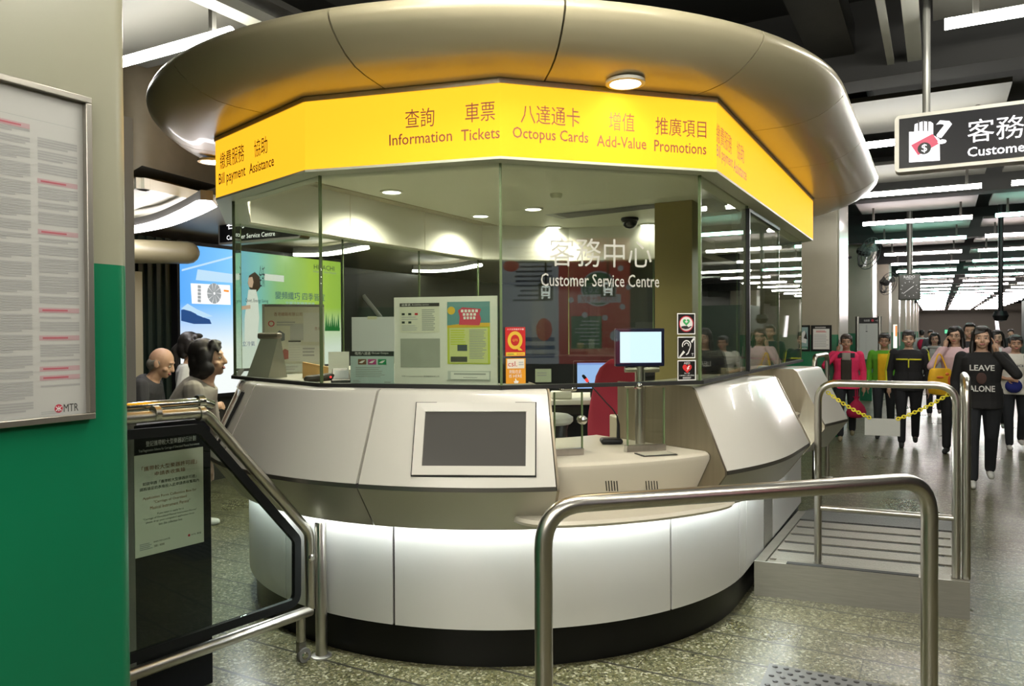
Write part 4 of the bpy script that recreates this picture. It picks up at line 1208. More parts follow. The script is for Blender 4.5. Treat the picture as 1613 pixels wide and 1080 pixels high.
for x_ in (245, 316):
    q = on_gate(x_, 651); ring = [q + Z * (.032 * math.cos(2 * PI * i / 16)) + gn * (.032 * math.sin(2 * PI * i / 16)) for i in range(16)]
    MB().loft([[p - gd * .012 for p in ring], [p + gd * .012 for p in ring]], steel).build('tube_clamp', gt)
# orange-lit handrail behind the gate, ending in a curl
q0, q1 = on_gate(205, 641, -.055), on_gate(318, 632, -.055)
hr = thing('handrail', 'short polished handrail running just behind the glass gate top', 'handrail', (q0.x, q0.y, 0))
e0 = q0 - gd * .5; e0.z = q1.z
MB().tube([e0, q1, q1 + gd * .05 - Z * .02], .020, chrome, 14).build('rail', hr)
MB().tube([Vector((e0.x, e0.y, 0)) + gd * .04, e0 + gd * .04], .018, steel, 12).build('post', hr)
b = MB(); ring = [q1 - gd * .01 + Z * (.028 * math.cos(2 * PI * i / 16)) + gn * (.028 * math.sin(2 * PI * i / 16)) for i in range(16)]
b.loft([[p - gd * .014 for p in ring], [p + gd * .014 for p in ring]], chrome); b.build('collar', hr)
# tall post behind the column
q = at_y(202, 640, 3.17)
fr = frame(Vector((q.x, q.y, 0)), U, Vector((-U.y, U.x, 0)), Z)
mp_ = thing('steel_post', 'tall flat grey steel post standing at the edge of the beige column', 'post', (q.x, q.y, 0))
MB().box(fr, -.03, .03, -.012, .012, 0, 1.58 + 342 / 1210 * 3.17, mat('grey painted steel', (0.17, 0.165, 0.15), .5, .3)).build('post', mp_, bevel=.003)
MB().box(fr, -.035, .035, -.02, .02, 0, .012, steel_dull).build('base_plate', mp_)
# short stainless post beside the gate
q = at_z(506.5, 1033, 0)
bo = thing('bollard', 'short stainless post with round base plate between gate and kiosk', 'bollard', (q.x, q.y, 0))
fr = frame(Vector((q.x, q.y, 0)), Vector((1, 0, 0)), Vector((0, 1, 0)), Z)
MB().lathe(fr, [(.028, .01), (.028, .655), (.024, .662), (.001, .662)], steel, 20).build('post', bo)
MB().lathe(fr, [(.05, 0), (.05, .006), (.042, .01), (.02, .01)], steel_dull, 24).build('base_plate', bo)

# black collection box behind the gate glass, with its notice
CBO = -.16
bx0, bx1 = on_gate(211, 800, CBO), on_gate(333, 800, CBO)
x = Vector((bx1.x - bx0.x, bx1.y - bx0.y, 0)); L_ = x.length
fr = frame(Vector((bx0.x, bx0.y, 0)), gd, Z, gn)
cbx = thing('collection_box', 'tall black collection box with a taped notice behind the glass gate', 'collection box', (bx0.x, bx0.y, 0))
bkm = mat('black laminate', (0.006, 0.007, 0.010), .4, spec=.2)
MB().box(fr, 0, L_, 0, 1.205, -.30, 0, bkm).build('cabinet', cbx, bevel=.004)
f2, w, h = prect(g0, gd, 212, 711, 319, 879, CBO + .003)
def sheet_px(px, py):
    q = hit(px, py, g0 + gn * (CBO + .003), gn); return (q - f2.translation).dot(gd), q.z - f2.translation.z
b = MB(); zl = sheet_px(212, 718)[1]; zr = sheet_px(319, 709)[1]; yl = sheet_px(212, 880)[1]; yr = sheet_px(319, 853)[1]
b.box(f2, 0, w, min(yl, yr) , max(zl, zr), -.002, 0, cream_paper)
y0, y1 = min(yl, yr), max(zl, zr); H_ = y1 - y0
def T(s, cy_, wd, hh, m, cx=.5):
    b.text(f2, s, w * cx, y0 + H_ * cy_, w * wd, H_ * hh, m, .001, 'C')
T('「攜帶較大型樂器許可證」', .86, .80, .048, brown_ink); T('申請表收集箱', .795, .44, .042, brown_ink)
T('如欲申請「攜帶較大型樂器許可證」', .71, .78, .034, ink); T('請將填妥的表格投入此申請表收集箱內', .66, .86, .034, ink)
T('Application Form Collection Box for', .565, .78, .034, brown_ink); T('"Carriage of Oversized', .515, .48, .034, brown_ink); T('Musical Instrument Permit"', .465, .58, .034, brown_ink)
T('If you want to apply for a', .395, .38, .024, ink); T('"Carriage of Oversized Musical Instrument Permit"', .36, .78, .024, ink); T('please drop your completed application form', .325, .70, .024, ink); T('into this collection box', .29, .34, .024, ink)
b.lines(f2, w * .06, y0 + H_ * .06, w * .24, y0 + H_ * .13, 4, grey_ink, .001); T('www.mtr.com.hk', .125, .24, .022, ink, .37); T('2881 8888', .08, .15, .022, ink, .33)
b.disc(f2, w * .77, y0 + H_ * .105, w * .018, red_ink, .001, 18); T('MTR 港鐵', .105, .15, .02, ink, .88)
b.build('notice', cbx)
b = MB(); q = sheet_px(270, 700)
b.text(f2, '登記攜帶較大型樂器試行計劃', w * .16, y1 + H_ * .075, w * .73, H_ * .055, white_ink, .001); b.text(f2, 'Trial Registration Scheme for Carriage of Oversized Musical Instruments', w * .06, y1 + H_ * .02, w * .88, H_ * .032, white_ink, .001)
b.build('heading_print', cbx)

# ================================================================ front rail
def arch_rail(name, label, a, b_, ztop, r, z0=0.0, rad=.12, low=None, base=.0):
    t = thing(name, label, 'railing', (a.x, a.y, z0))
    A, B = Vector((a.x, a.y, z0)), Vector((b_.x, b_.y, z0))
    pts = bend([A, Vector((a.x, a.y, ztop)), Vector((b_.x, b_.y, ztop)), B], rad, 8)
    MB().tube(pts, r, steel, 18).build('rail_tube', t, smooth=60)
    if low is not None:
        MB().tube([Vector((a.x, a.y, low)), Vector((b_.x, b_.y, low))], r * .8, steel, 14).build('lower_bar', t, smooth=60)
    for q in (A, B):
        if base:
            d = (B - A).normalized()
            MB().box(frame(q, d, Vector((-d.y, d.x, 0)), Z), -base, base, -base * .55, base * .55, 0, .012, steel_dull).build('base_plate', t)
        else:
            MB().lathe(frame(q, Vector((1, 0, 0)), Vector((0, 1, 0)), Z), [(.06, 0), (.06, .006), (.05, .01), (.02, .01)], steel_dull, 24).build('base_plate', t)
    return t
a_, b_ = at_y(856, 900, 2.29), at_y(1464, 900, 2.66)
arch_rail('steel_railing', 'thick stainless railing in front of the service bay', a_, b_, 1.063, .0275, rad=.13)

# ================================================================ raised ramp beside the kiosk
P1, P2 = at_z(1188, 936.5, 0), at_z(1528, 976, 0)
rd = (P2 - P1); rd.z = 0; RW = rd.length; rd.normalize(); rb = Vector((-rd.y, rd.x, 0))
RF = frame(Vector((P1.x, P1.y, 0)), rd, rb, Z)
ramp = thing('access_ramp', 'stainless steel access ramp with ribbed treads beside the kiosk', 'ramp', (P1.x, P1.y, 0))
RH = .205
back = Vector((at_z(1262, 803, RH - .03) - P1)).dot(rb)
skew = U.dot(rd) / U.dot(rb)                      # the sides run along the corridor
def rp(x, y, z): return RF @ Vector((x + y * skew, y, z))
def slab(x0, x1, y0, y1, z0a, z1a, z0b, z1b):
    return [rp(x0, y0, z0a), rp(x1, y0, z0a), rp(x1, y1, z0b), rp(x0, y1, z0b), rp(x0, y0, z1a), rp(x1, y0, z1a), rp(x1, y1, z1b), rp(x0, y1, z1b)]
BF = [(3, 2, 1, 0), (4, 5, 6, 7), (0, 1, 5, 4), (1, 2, 6, 5), (2, 3, 7, 6), (3, 0, 4, 7)]
ramp_m = mat('worn ramp steel', (0.20, 0.185, 0.15), .42, .85, noise=.2, nscale=14)
tread_m = mat('ribbed tread steel', (0.24, 0.225, 0.185), .4, .8, noise=.25, nscale=90, bump=.5)
MB().add(slab(0, RW, 0, .012, 0, RH, 0, RH), BF, steel_dull).build('front_plate', ramp)
MB().add(slab(0, RW, .012, back, 0, RH - .012, 0, RH - .05), BF, ramp_m).build('body', ramp)
nT = 5; zt0 = RH
def zt_at(y): return RH - .012 - .038 * y / back
edge0 = .10
ys = [edge0 + (back - edge0 - .30) * k / nT for k in range(nT + 1)]
for k in range(nT):
    y0, y1 = ys[k] + .012, ys[k + 1] - .048
    MB().add(slab(.07, RW - .08, y0, y1, zt_at(y0), zt_at(y0) + .010, zt_at(y1), zt_at(y1) + .010), BF, tread_m).build('tread', ramp)
    MB().add(slab(.08, RW - .12, y1 + .004, y1 + .052, zt_at(y1), zt_at(y1) + .004, zt_at(y1), zt_at(y1) + .004), BF, dark_gap).build('grip_strip', ramp)
MB().add(slab(0, .06, .012, back, zt_at(0), zt_at(0) + .012, zt_at(back), zt_at(back) + .012), BF, ramp_m).build('edge_strip', ramp)
MB().add(slab(.11, RW, .012, edge0 + .008, zt_at(0), zt_at(0) + .011, zt_at(edge0), zt_at(edge0) + .011), BF, ramp_m).build('nosing', ramp)
chk = mat('dark chequer plate', (0.09, 0.09, 0.082), .45, .6, noise=.4, nscale=70, bump=.6)
MB().add(slab(.05, RW, back - .30, back, zt_at(back - .3), zt_at(back - .3) + .012, zt_at(back), zt_at(back) + .012), BF, chk).build('chequer_plate', ramp)
MB().add(slab(0, RW, back, back + .9, 0, RH - .05, 0, .008), BF, chk).build('slope', ramp)
gr = MB(); gr.add(slab(.18, RW - .25, .004, .05, RH - .002, RH + .003, RH - .002, RH + .003), BF, dark_gap); gr.build('grip_strip', ramp)

# railing on the ramp, its neighbour and the chain with a blank plate
ra, rb_ = at_z(1288.5, 886, RH), at_z(1506, 909, RH)
rz = 1.58 + ((521 - 603) / 1210) * 4.4
r2 = arch_rail('steel_railing', 'slim stainless railing with a low bar standing on the ramp front', ra, rb_, at_y(1400, 605, (ra.y + rb_.y) / 2).z, .021, RH, .11, low=RH + .33, base=.025)
rc_ = at_z(1522, 911, RH); far = rc_ + U * .62
r3 = arch_rail('steel_railing', 'slim stainless railing running away along the outer edge of the ramp', rc_, Vector((far.x, far.y, 0)), at_y(1522, 598, rc_.y).z, .021, RH, .14, base=.022)
chain_m = mat('yellow plastic chain', (0.72, 0.62, 0.02), .4)
def chain(p, q, sag, n, label):
    o = MB()
    pts = []
    for k in range(n + 1):
        w = k / n; c = p.lerp(q, w); c = c - Z * (sag * 4 * w * (1 - w)); pts.append(c)
    for k in range(n):
        a, b = pts[k], pts[k + 1]; t = (b - a).normalized(); side = rd if k % 2 else Z
        s = (side - t * side.dot(t)).normalized()
        if k % 2: s = t.cross(s)
        c = (a + b) / 2; L_ = (b - a).length * .68; wd = .0085
        ring = []
        for i in range(12):
            an = 2 * PI * i / 12; ring.append(c + t * (L_ * math.cos(an)) + s * (wd * math.sin(an)))
        rr = []
        nn = t.cross(s)
        for i in range(12):
            rad_ = (ring[i] - c).normalized(); rr.append([ring[i] + (rad_ * math.cos(2 * PI * j / 6) + nn * math.sin(2 * PI * j / 6)) * .0034 for j in range(6)])
        o.ringloop(rr, chain_m)
    return tag(o.build('plastic_chain', smooth=60), label, 'chain', 'yellow chains on the ramp railing')
yr = (ra.y + rb_.y) / 2
k0, k1 = at_y(1303, 617, ra.y + .02), at_y(1371, 658, (ra.y * .65 + rb_.y * .35))
k2, k3 = at_y(1413, 660, (ra.y * .45 + rb_.y * .55)), at_y(1500, 617, rb_.y + .02)
chain(k0, k1, .012, 17, 'yellow plastic chain from the left post of the ramp railing to the blank plate')
chain(k2, k3, .012, 20, 'yellow plastic chain from the blank plate to the right post of the ramp railing')
fr, w, h = prect(k1, k2 - k1, 1362, 659, 1418, 686, -.006)
tag(MB().box(fr, 0, w, 0, h, -.004, 0, mat('pale grey plate', (.36, .37, .35), .5)).build('blank_plate', bevel=.001), 'blank pale grey plate hanging from the yellow chain', 'sign')

# small railing behind the kiosk's far end
q0, q1 = at_y(1283, 640, 7.6), at_y(1303, 640, 8.3)
arch_rail('steel_railing', 'distant slim railing behind the far end of the kiosk, beside the pink jacket', q0, q1, at_y(1290, 560, 7.8).z, .024, 0, .1)

# tactile plate
c = [at_z(x_, y_, 0) for x_, y_ in ((1212, 1046), (1410, 1083))]
td = (c[1] - c[0]); td.z = 0; tdn = td.normalized(); tb_ = Vector((tdn.y, -tdn.x, 0))
fr = frame(Vector((c[0].x, c[0].y, 0)), tdn, tb_)
fr = frame(Vector((c[0].x, c[0].y, 0)), tdn, -tb_, Z)
tp = thing('tactile_plate', 'grey tactile floor plate with raised studs under the railing', 'tactile plate', (c[0].x, c[0].y, 0))
tm = mat('grey tactile plate', (0.125, 0.125, 0.118), .45, .3)
W_ = td.length
MB().box(fr, 0, W_, -.6, 0, 0, .006, tm).build('plate', tp)
st = MB()
for i in range(int(W_ / .05)):
    for j in range(11):
        cx, cyy = .03 + .05 * i + (.025 if j % 2 else 0), -.03 - .052 * j
        if cx > W_ - .02: continue
        f = frame(fr @ Vector((cx, cyy, .006)), tdn, -tb_, Z)
        st.lathe(f, [(.013, 0), (.011, .004), (.004, .0055), (.0008, .0056)], mat('dark stud', (0.05, 0.05, 0.05), .4, .3), 8)
o = st.build('studs', tp); o['kind'] = 'stuff'

# ================================================================ hall to the left of the kiosk
AN = -6.72
pA, pB = hit(284, 480, N * AN, N), hit(537, 480, N * AN, N)
zt, zb = hit(284, 384, N * AN, N).z, 0.95
fr = frame(Vector((pA.x, pA.y, zb)), U, Z, N); w = (Vector((pB.x, pB.y, 0)) - Vector((pA.x, pA.y, 0))).length; h = zt - zb
ad = thing('advertising_lightbox', 'long backlit blue to green advertising panel for an air conditioner on the far wall', 'lightbox', (pA.x, pA.y, 0))
MB().box(fr, -.03, w + .03, -.04, h + .04, -.12, -.004, black_plastic).build('casing', ad)
def grad_material():
    """printed film of the lightbox: blue, cyan, green and yellow-green fields"""
    m = bpy.data.materials.new('lightbox film'); m.use_nodes = True; nt = m.node_tree; L = nt.links.new; b = nt.nodes['Principled BSDF']
    tc = nt.nodes.new('ShaderNodeTexCoord'); sp = nt.nodes.new('ShaderNodeSeparateXYZ'); L(tc.outputs['Generated'], sp.inputs[0])
    r = nt.nodes.new('ShaderNodeValToRGB'); e = r.color_ramp.elements
    for k, (p, c) in enumerate([(0.0, (.10, .42, 1.0)), (.30, (.22, .62, .98)), (.42, (.30, .75, .80)), (.55, (.40, .72, .30)), (.78, (.55, .78, .10)), (1.0, (.40, .62, .08))]):
        x = e[k] if k < 2 else e.new(p)
        x.position = p; x.color = (*c, 1)
    L(sp.outputs[1], r.inputs[0])
    r2 = nt.nodes.new('ShaderNodeValToRGB'); r2.color_ramp.elements[0].position = .30; r2.color_ramp.elements[0].color = (1, 1, 1, 1); r2.color_ramp.elements[1].position = .62; r2.color_ramp.elements[1].color = (0, 0, 0, 1)
    L(sp.outputs[2], r2.inputs[0])
    mx = nt.nodes.new('ShaderNodeMix'); mx.data_type = 'RGBA'; mx.inputs[7].default_value = (.92, .98, .96, 1)
    L(r2.outputs[0], mx.inputs[0]); L(r.outputs[0], mx.inputs[6])
    b.inputs['Base Color'].default_value = (.02, .02, .02, 1); b.inputs['Emission Strength'].default_value = 1.0
    L(mx.outputs[2], b.inputs['Emission Color']); return m
MB().box(fr, 0, w, 0, h, -.004, 0, grad_material()).build('printed_film', ad, smooth=0)
def ax(px, py):
    q = hit(px, py, N * AN, N); return (q - fr.translation).dot(U), q.z - zb
b = MB(); E1 = .003
wf = emis('white film print', (1, 1, 1), 1.05); gf = emis('grey film print', (.42, .45, .46), .8); df = emis('dark film print', (.03, .06, .12), .5); bl = emis('deep blue film print', (.02, .10, .34), .7); sk = emis('light blue film print', (.55, .80, 1.0), .95); og = emis('orange film print', (1, .30, .02), 1); hairf = emis('dark hair film print', (.10, .05, .02), .6); skf = emis('skin film print', (.95, .62, .48), .9); grf = emis('tree green film print', (.03, .30, .06), .6)
def P4(*q): return [ax(*p) for p in q]
b.poly(fr, P4((300, 446), (302, 478), (363, 480), (362, 449))[::-1][::-1], wf, E1)
b.poly(fr, P4((311, 424), (308, 441), (374, 446), (377, 433)), sk, E1)
c_ = ax(337, 462); rx = ax(348, 462)[0] - c_[0]; ry = ax(337, 446)[1] - c_[1]
b.disc(fr, c_[0], c_[1], rx, gf, E1 * 1.5, 28, ry)
for k in range(10):
    a = 2 * PI * k / 10; 
    b.poly(fr, [(c_[0] + rx * .15 * math.cos(a + .6), c_[1] + ry * .15 * math.sin(a + .6)), (c_[0] + rx * math.cos(a - .03), c_[1] + ry * math.sin(a - .03)), (c_[0] + rx * math.cos(a + .03), c_[1] + ry * math.sin(a + .03))], wf, E1 * 2)
b.disc(fr, c_[0], c_[1], rx * .14, wf, E1 * 2.2, 16, ry * .14)
for k in range(5): b.poly(fr, P4((311, 449 + 5.5 * k), (311, 453.5 + 5.5 * k), (316, 454 + 5.5 * k), (316, 449.5 + 5.5 * k)), gf, E1 * 1.5)
b.poly(fr, P4((352, 456), (352, 459), (360, 460), (360, 457)), og, E1 * 1.5)
b.poly(fr, P4((286, 424), (286, 427), (380, 402), (380, 399)), sk, E1)
b.poly(fr, P4((285, 488), (285, 505), (305, 510), (333, 510), (330, 503), (310, 496), (300, 485)), bl, E1)
b.poly(fr, P4((285, 486), (300, 490), (320, 500), (335, 498), (310, 487), (295, 478)), sk, E1 * 1.2)
b.build('printed_machine', ad, smooth=0); b = MB()
# the woman in the advertisement and print around her
b.poly(fr, P4((392, 434), (390, 446), (393, 455), (404, 460), (410, 452), (409, 436), (401, 428)), hairf, E1)
b.poly(fr, P4((391, 437), (390, 446), (392, 452), (397, 453), (399, 444), (397, 436)), skf, E1 * 1.5)
b.poly(fr, P4((391, 456), (385, 500), (385, 545), (404, 545), (408, 500), (406, 470), (403, 456)), wf, E1 * 1.3)
b.poly(fr, P4((380, 482), (380, 488), (394, 486), (394, 480)), skf, E1 * 1.6)
b.build('printed_figure', ad, smooth=0); b = MB()
def adtext(s, cx, cyy, wpx, hpx, m):
    a0, a1 = ax(cx - wpx / 2, cyy), ax(cx + wpx / 2, cyy); t0, t1 = ax(cx, cyy + hpx / 2), ax(cx, cyy - hpx / 2)
    b.text(fr, s, (a0[0] + a1[0]) / 2, (t0[1] + t1[1]) / 2, a1[0] - a0[0], t1[1] - t0[1], m, E1 * 2, 'C')
adtext('全新', 412, 435, 9, 34, df); adtext('Quiet, Energy Saving', 404, 474, 36, 7, df)
b.poly(fr, P4((416, 431), (416, 441), (447, 444), (447, 434)), wf, E1)
adtext('變頻纖巧 四季皆宜', 472, 466.5, 78, 12, bl); adtext('全屬冷氣機皇首選', 472, 478, 46, 5.5, sk)
adtext('HITACHI', 510, 421.5, 32, 7.5, df); adtext('Inspire the Next', 511, 429, 36, 4.5, gf)
adtext('日立冷氣', 388, 541, 26, 8, bl)
b.build('printed_lettering', ad, smooth=0); b = MB()
for k in range(7):
    x_ = 513.5 + 3.2 * k; b.poly(fr, P4((x_ - 2.2, 521), (x_, 492 + 5 * ((k * 7) % 3)), (x_ + 2.2, 521))[::-1], grf, E1)
b.poly(fr, P4((512, 521), (512, 516), (535, 516), (535, 521)), grf, E1)
b.build('printed_trees', ad, smooth=0)

# ceiling of that hall, curved dark fascia, louvred grille, curved lights
brown_ceil = mat('brown ribbed ceiling', (0.38, 0.33, 0.25), .5, noise=.12, nscale=30, stretch=(.3, 6, 1))
e = MB()
pts = [at_z(x_, y_, 2.64) for x_, y_ in ((150, 385), (205, 372), (262, 358), (318, 336), (352, 318))]
far = [su(p.dot(U) + 9 - .0 * i, -9.1, 2.64) for i, p in enumerate(pts)]
pol = pts + [su(6.3, -4.95, 2.64), su(9.6, -4.95, 2.64), su(9.6, -2.9, 2.64), su(15.5, -2.9, 2.64), su(15.5, -9.1, 2.64), su(2.0, -9.1, 2.64)]
e.prism(Matrix.Identity(4), [(p.x, p.y) for p in pol], 2.64, 2.72, brown_ceil)
e.build('ceiling_soffit')['kind'] = 'structure'
def curved_light(name, label, pix, z, wd, parent_group='curved ceiling light strips of the far hall'):
    ps = [at_z(x_, y_, z) for x_, y_ in pix]
    sm = []
    for i in range(len(ps) - 1):
        p0, p1, p2, p3 = ps[max(0, i - 1)], ps[i], ps[i + 1], ps[min(len(ps) - 1, i + 2)]
        for k in range(6):
            t = k / 6; sm.append(0.5 * ((2 * p1) + (p2 - p0) * t + (2 * p0 - 5 * p1 + 4 * p2 - p3) * t * t + (3 * p1 - p0 - 3 * p2 + p3) * t ** 3))
    sm.append(ps[-1])
    t = thing(name, label, 'light', ps[0], parent_group)
    rings = []; rings2 = []
    for i, p in enumerate(sm):
        d = (sm[min(i + 1, len(sm) - 1)] - sm[max(i - 1, 0)]).normalized(); s = Vector((-d.y, d.x, 0)).normalized()
        tp_ = wd * (1 if 0 < i < len(sm) - 1 else .55)
        rings.append([p + s * tp_, p - s * tp_, p - s * tp_ * .7 + Z * .03, p + s * tp_ * .7 + Z * .03]); rings2.append([p + s * (wd * .5) + Z * .031, p - s * (wd * .5) + Z * .031, p - s * (wd * .5) + Z * .10, p + s * (wd * .5) + Z * .10])
    MB().loft(rings, emis('curved strip diffuser', (1.0, .96, .98), 16.0)).build('diffuser', t)
    MB().loft(rings2, trough_m).build('housing', t)
    return t
curved_light('curved_light', 'broad curved white light strip under the louvred ceiling grille, left of the kiosk', [(180, 367), (215, 363), (255, 354), (295, 338), (326, 322)], 2.50, .085)
curved_light('curved_light', 'curved white light strip seen through the kiosk glass left of the green mullion', [(462, 403), (500, 403), (535, 399), (578, 391)], 2.50, .06)
curved_light('curved_light', 'curved white light strip seen through the kiosk glass above the poster board', [(650, 428), (685, 428.5), (720, 425.5), (757, 418.5)], 2.50, .06)
lv = thing('louvre_grille', 'cream slatted ceiling grille beside the curved light left of the kiosk', 'ceiling grille', at_z(270, 330, 2.70))
LQ = [at_z(x_, y_, 2.70) for x_, y_ in ((178, 318), (224, 294), (345, 322), (205, 366))]
cream_m = mat('cream painted louvre', (0.72, 0.69, 0.58), .45)
b = MB()
for i in range(4):
    a_, c_ = LQ[i], LQ[(i + 1) % 4]; d = (c_ - a_).normalized(); s = Vector((-d.y, d.x, 0))
    b.box(frame(a_, d, s, Z), -.03, (c_ - a_).length + .03, -.05, .05, -.02, .06, cream_m)
b.build('frame', lv)
for k in range(7):
    t = (k + .5) / 7; a_ = LQ[1].lerp(LQ[2], t); c_ = LQ[0].lerp(LQ[3], t); d = (c_ - a_).normalized(); s = Vector((-d.y, d.x, 0))
    MB().box(frame(a_, d, s, Z) @ Matrix.Rotation(.22, 4, 'X'), 0, (c_ - a_).length, -.075, .075, -.008, .008, cream_m).build('slat', lv)
b = MB(); c_ = sum(LQ, Vector()) / 4; b.quad([c_ + (q - c_) + Z * .16 for q in LQ], mat('void above grille', (.02, .02, .018), .8)); b.build('grille_back', lv)
brown_f = mat('dark bronze curved fascia', (0.20, 0.165, 0.11), .5, .1, noise=.15, nscale=8)
b = MB(); rg = []
for k in range(13):
    t = k / 12; q = at_y(150 + 260 * t, 400, 6.3 + 2.3 * t - .9 * math.sin(PI * t))
    rg.append([Vector((q.x, q.y, 2.74)), Vector((q.x, q.y, 3.1)) , Vector((q.x, q.y, 4.0)), Vector((q.x - .03, q.y + .1, 4.0)), Vector((q.x - .03, q.y + .1, 2.74))])
b.loft(rg, brown_f); struct(b, 'wall_fascia')
# horizontal rounded beam and dark shutter below it
q0, q1 = at_y(150, 394, 7.0), at_y(296, 398, 7.25)
struct(MB().cap(q0, q1, .115, .105, mat('cream round beam', (0.26, 0.23, 0.14), .4), n=18), 'beam')
sh = MB(); dkg = mat('dark green shutter', (0.010, 0.020, 0.014), .4)
s0 = hit(150, 500, N * (AN + .02), N).dot(U); s1 = hit(283, 500, N * (AN + .02), N).dot(U)
sh.box(FR0, AN - .3, AN - .1, s0, s1, 0, 2.55, dkg)
nn_ = 9
for k in range(nn_): sh.box(FR0, AN - .1, AN - .06, s0 + (s1 - s0) * k / nn_, s0 + (s1 - s0) * (k + .45) / nn_, 0, 2.55, dkg)
struct(sh, 'wall_shutter')
s2 = hit(209, 500, N * (AN + .02), N).dot(U); s3 = hit(228, 500, N * (AN + .02), N).dot(U)
tag(MB().box(FR0, AN - .05, AN - .01, s2, s3, .95, 2.19, mat('beige door panel', (0.40, 0.37, 0.26), .5)).build('wall_panel'), 'narrow beige panel on the dark shuttered wall left of the advertising panel', 'panel')
# dark wall behind the kiosk beyond the advertisement, with a few faint lit shapes
s4 = hit(540, 500, N * AN, N).dot(U)
struct(MB().box(FR0, AN - .5, AN - .14, s1, s4 + 9, 0, .93, wall_dark).box(FR0, AN - .5, AN - .14, s4 + .05, s4 + 9, .93, 2.46, mat('dark olive wall', (0.030, 0.030, 0.022), .4, noise=.3, nscale=2)), 'wall_back')
b = MB(); q = at_y(583, 488, 10.5)
tag(MB().tube([at_y(572, 465, 10.5), at_y(600, 500, 10.5)], .03, mat('pale escalator trim', (.45, .48, .5), .3), 8).build('escalator_balustrade'), 'pale slanted balustrade edge glimpsed through the kiosk above the loan notice', 'balustrade')

# hanging signs
def hanging_sign(name, label, left, n_dir_len, zb_, hgt, words, poles, thick=.12, icon=False):
    d = N
    fr = frame(Vector((left.x, left.y, zb_)), d, Z)
    t = thing(name, label, 'sign', (left.x, left.y, zb_))
    W = n_dir_len
    pts = column_outline(0, hgt, 0, W, .03)
    F2 = frame(Vector((left.x, left.y, zb_)), d, Z)
    MB().prism(F2, pts, -thick, 0, mat('silver sign case', (0.30, 0.29, 0.26), .4, .8)).build('case', t)
    MB().box(F2, .025, W - .025, .022, hgt - .022, 0, .004, mat('black sign face', (0.006, 0.006, 0.008), .3, spec=.15)).build('face', t)
    lw = emis('lit white sign print', (1.0, .98, 1.0), 1.7)
    for k_, b in words(F2, lw).items(): b.build(k_, t)
    for x_ in poles:
        q = F2 @ Vector((x_, hgt, -thick / 2)); MB().tube([q, Vector((q.x, q.y, 4.0))], .022, mat('grey pole', (.20, .20, .18), .4, .5), 10).build('pole', t)
    return t
zsb = at_y(1410, 272, 4.75).z; hs_ = at_y(1410, 183, 4.75).z - zsb
lp = at_y(1409, 272, 4.75)
SP = Vector((lp.x, lp.y, 0)); SN = N.cross(Z)
def sgx(px, py): 
    q = hit(px, py, SP, SN); return (q - SP).dot(N), q.z - zsb
def w1(F, lw):
    b = MB()
    def pl(pts, m, z): b.poly(F, [sgx(*p) for p in pts], m, z)
    pl(((1432, 208), (1432, 256), (1480.5, 253), (1480, 219), (1470, 213), (1470, 195), (1466, 192), (1460, 192), (1455, 191), (1449, 193), (1441, 196), (1440, 208)), lw, .006)
    for x_ in (1447, 1454.5, 1461.5): pl(((x_ - 1.2, 190), (x_ - 1.0, 207), (x_ + 1.0, 207), (x_ + 1.2, 190)), ink, .0065)
    pk = emis('pink lit print', (.85, .06, .14), .9)
    pl(((1435, 229), (1446, 245), (1480, 226), (1469, 211)), pk, .007)
    c0 = sgx(1456, 234); b.disc(F, c0[0], c0[1], .036, ink, .0075, 24)
    b.text(F, '$', c0[0], c0[1], .030, .052, lw, .008, 'C')
    q = sgx(1487, 208); sy = b; b = MB(); b.text(F, '?', q[0], q[1], sgx(1500, 208)[0] - sgx(1475, 208)[0], .142, lw, .0085, 'C', .008); qm = b; b = MB()
    x0 = sgx(1524, 206)[0]; hh = sgx(1540, 188)[1] - sgx(1540, 224)[1]
    b.text(F, '客務中心', x0, sgx(1540, 224)[1], None, hh, lw, .006); y0 = sgx(1540, 246)[1]
    b.text(F, 'Customer Service Centre', x0, y0, None, sgx(1540, 231)[1] - y0, lw, .006, bold=.012); return {'lit_symbol': sy, 'lit_question_mark': qm, 'lit_lettering': b}
hanging_sign('hanging_sign', 'black lit hanging sign with a white hand symbol and question mark', lp, 2.0, zsb, hs_, w1, [sgx(1459, 183)[0], 1.75])
ls = at_y(344, 386, 7.5)
def w2(F, lw):
    b = MB()
    SP2 = Vector((ls.x, ls.y, 0))
    def g(px, py):
        q = hit(px, py, SP2, SN); return (q - SP2).dot(N), q.z - ls.z
    a = g(358, 378); c = g(419, 366)
    b.text(F, 'Customer Service Centre', a[0], a[1], None, c[1] - a[1] + .005, lw, .006); b.text(F, '客務中心', a[0], a[1] + .10, None, .12, lw, .006); return {'lit_lettering': b}
hanging_sign('hanging_sign', 'black lit hanging sign half hidden behind the left end of the kiosk', ls, 1.08, ls.z, .36, w2, [.2, .9])

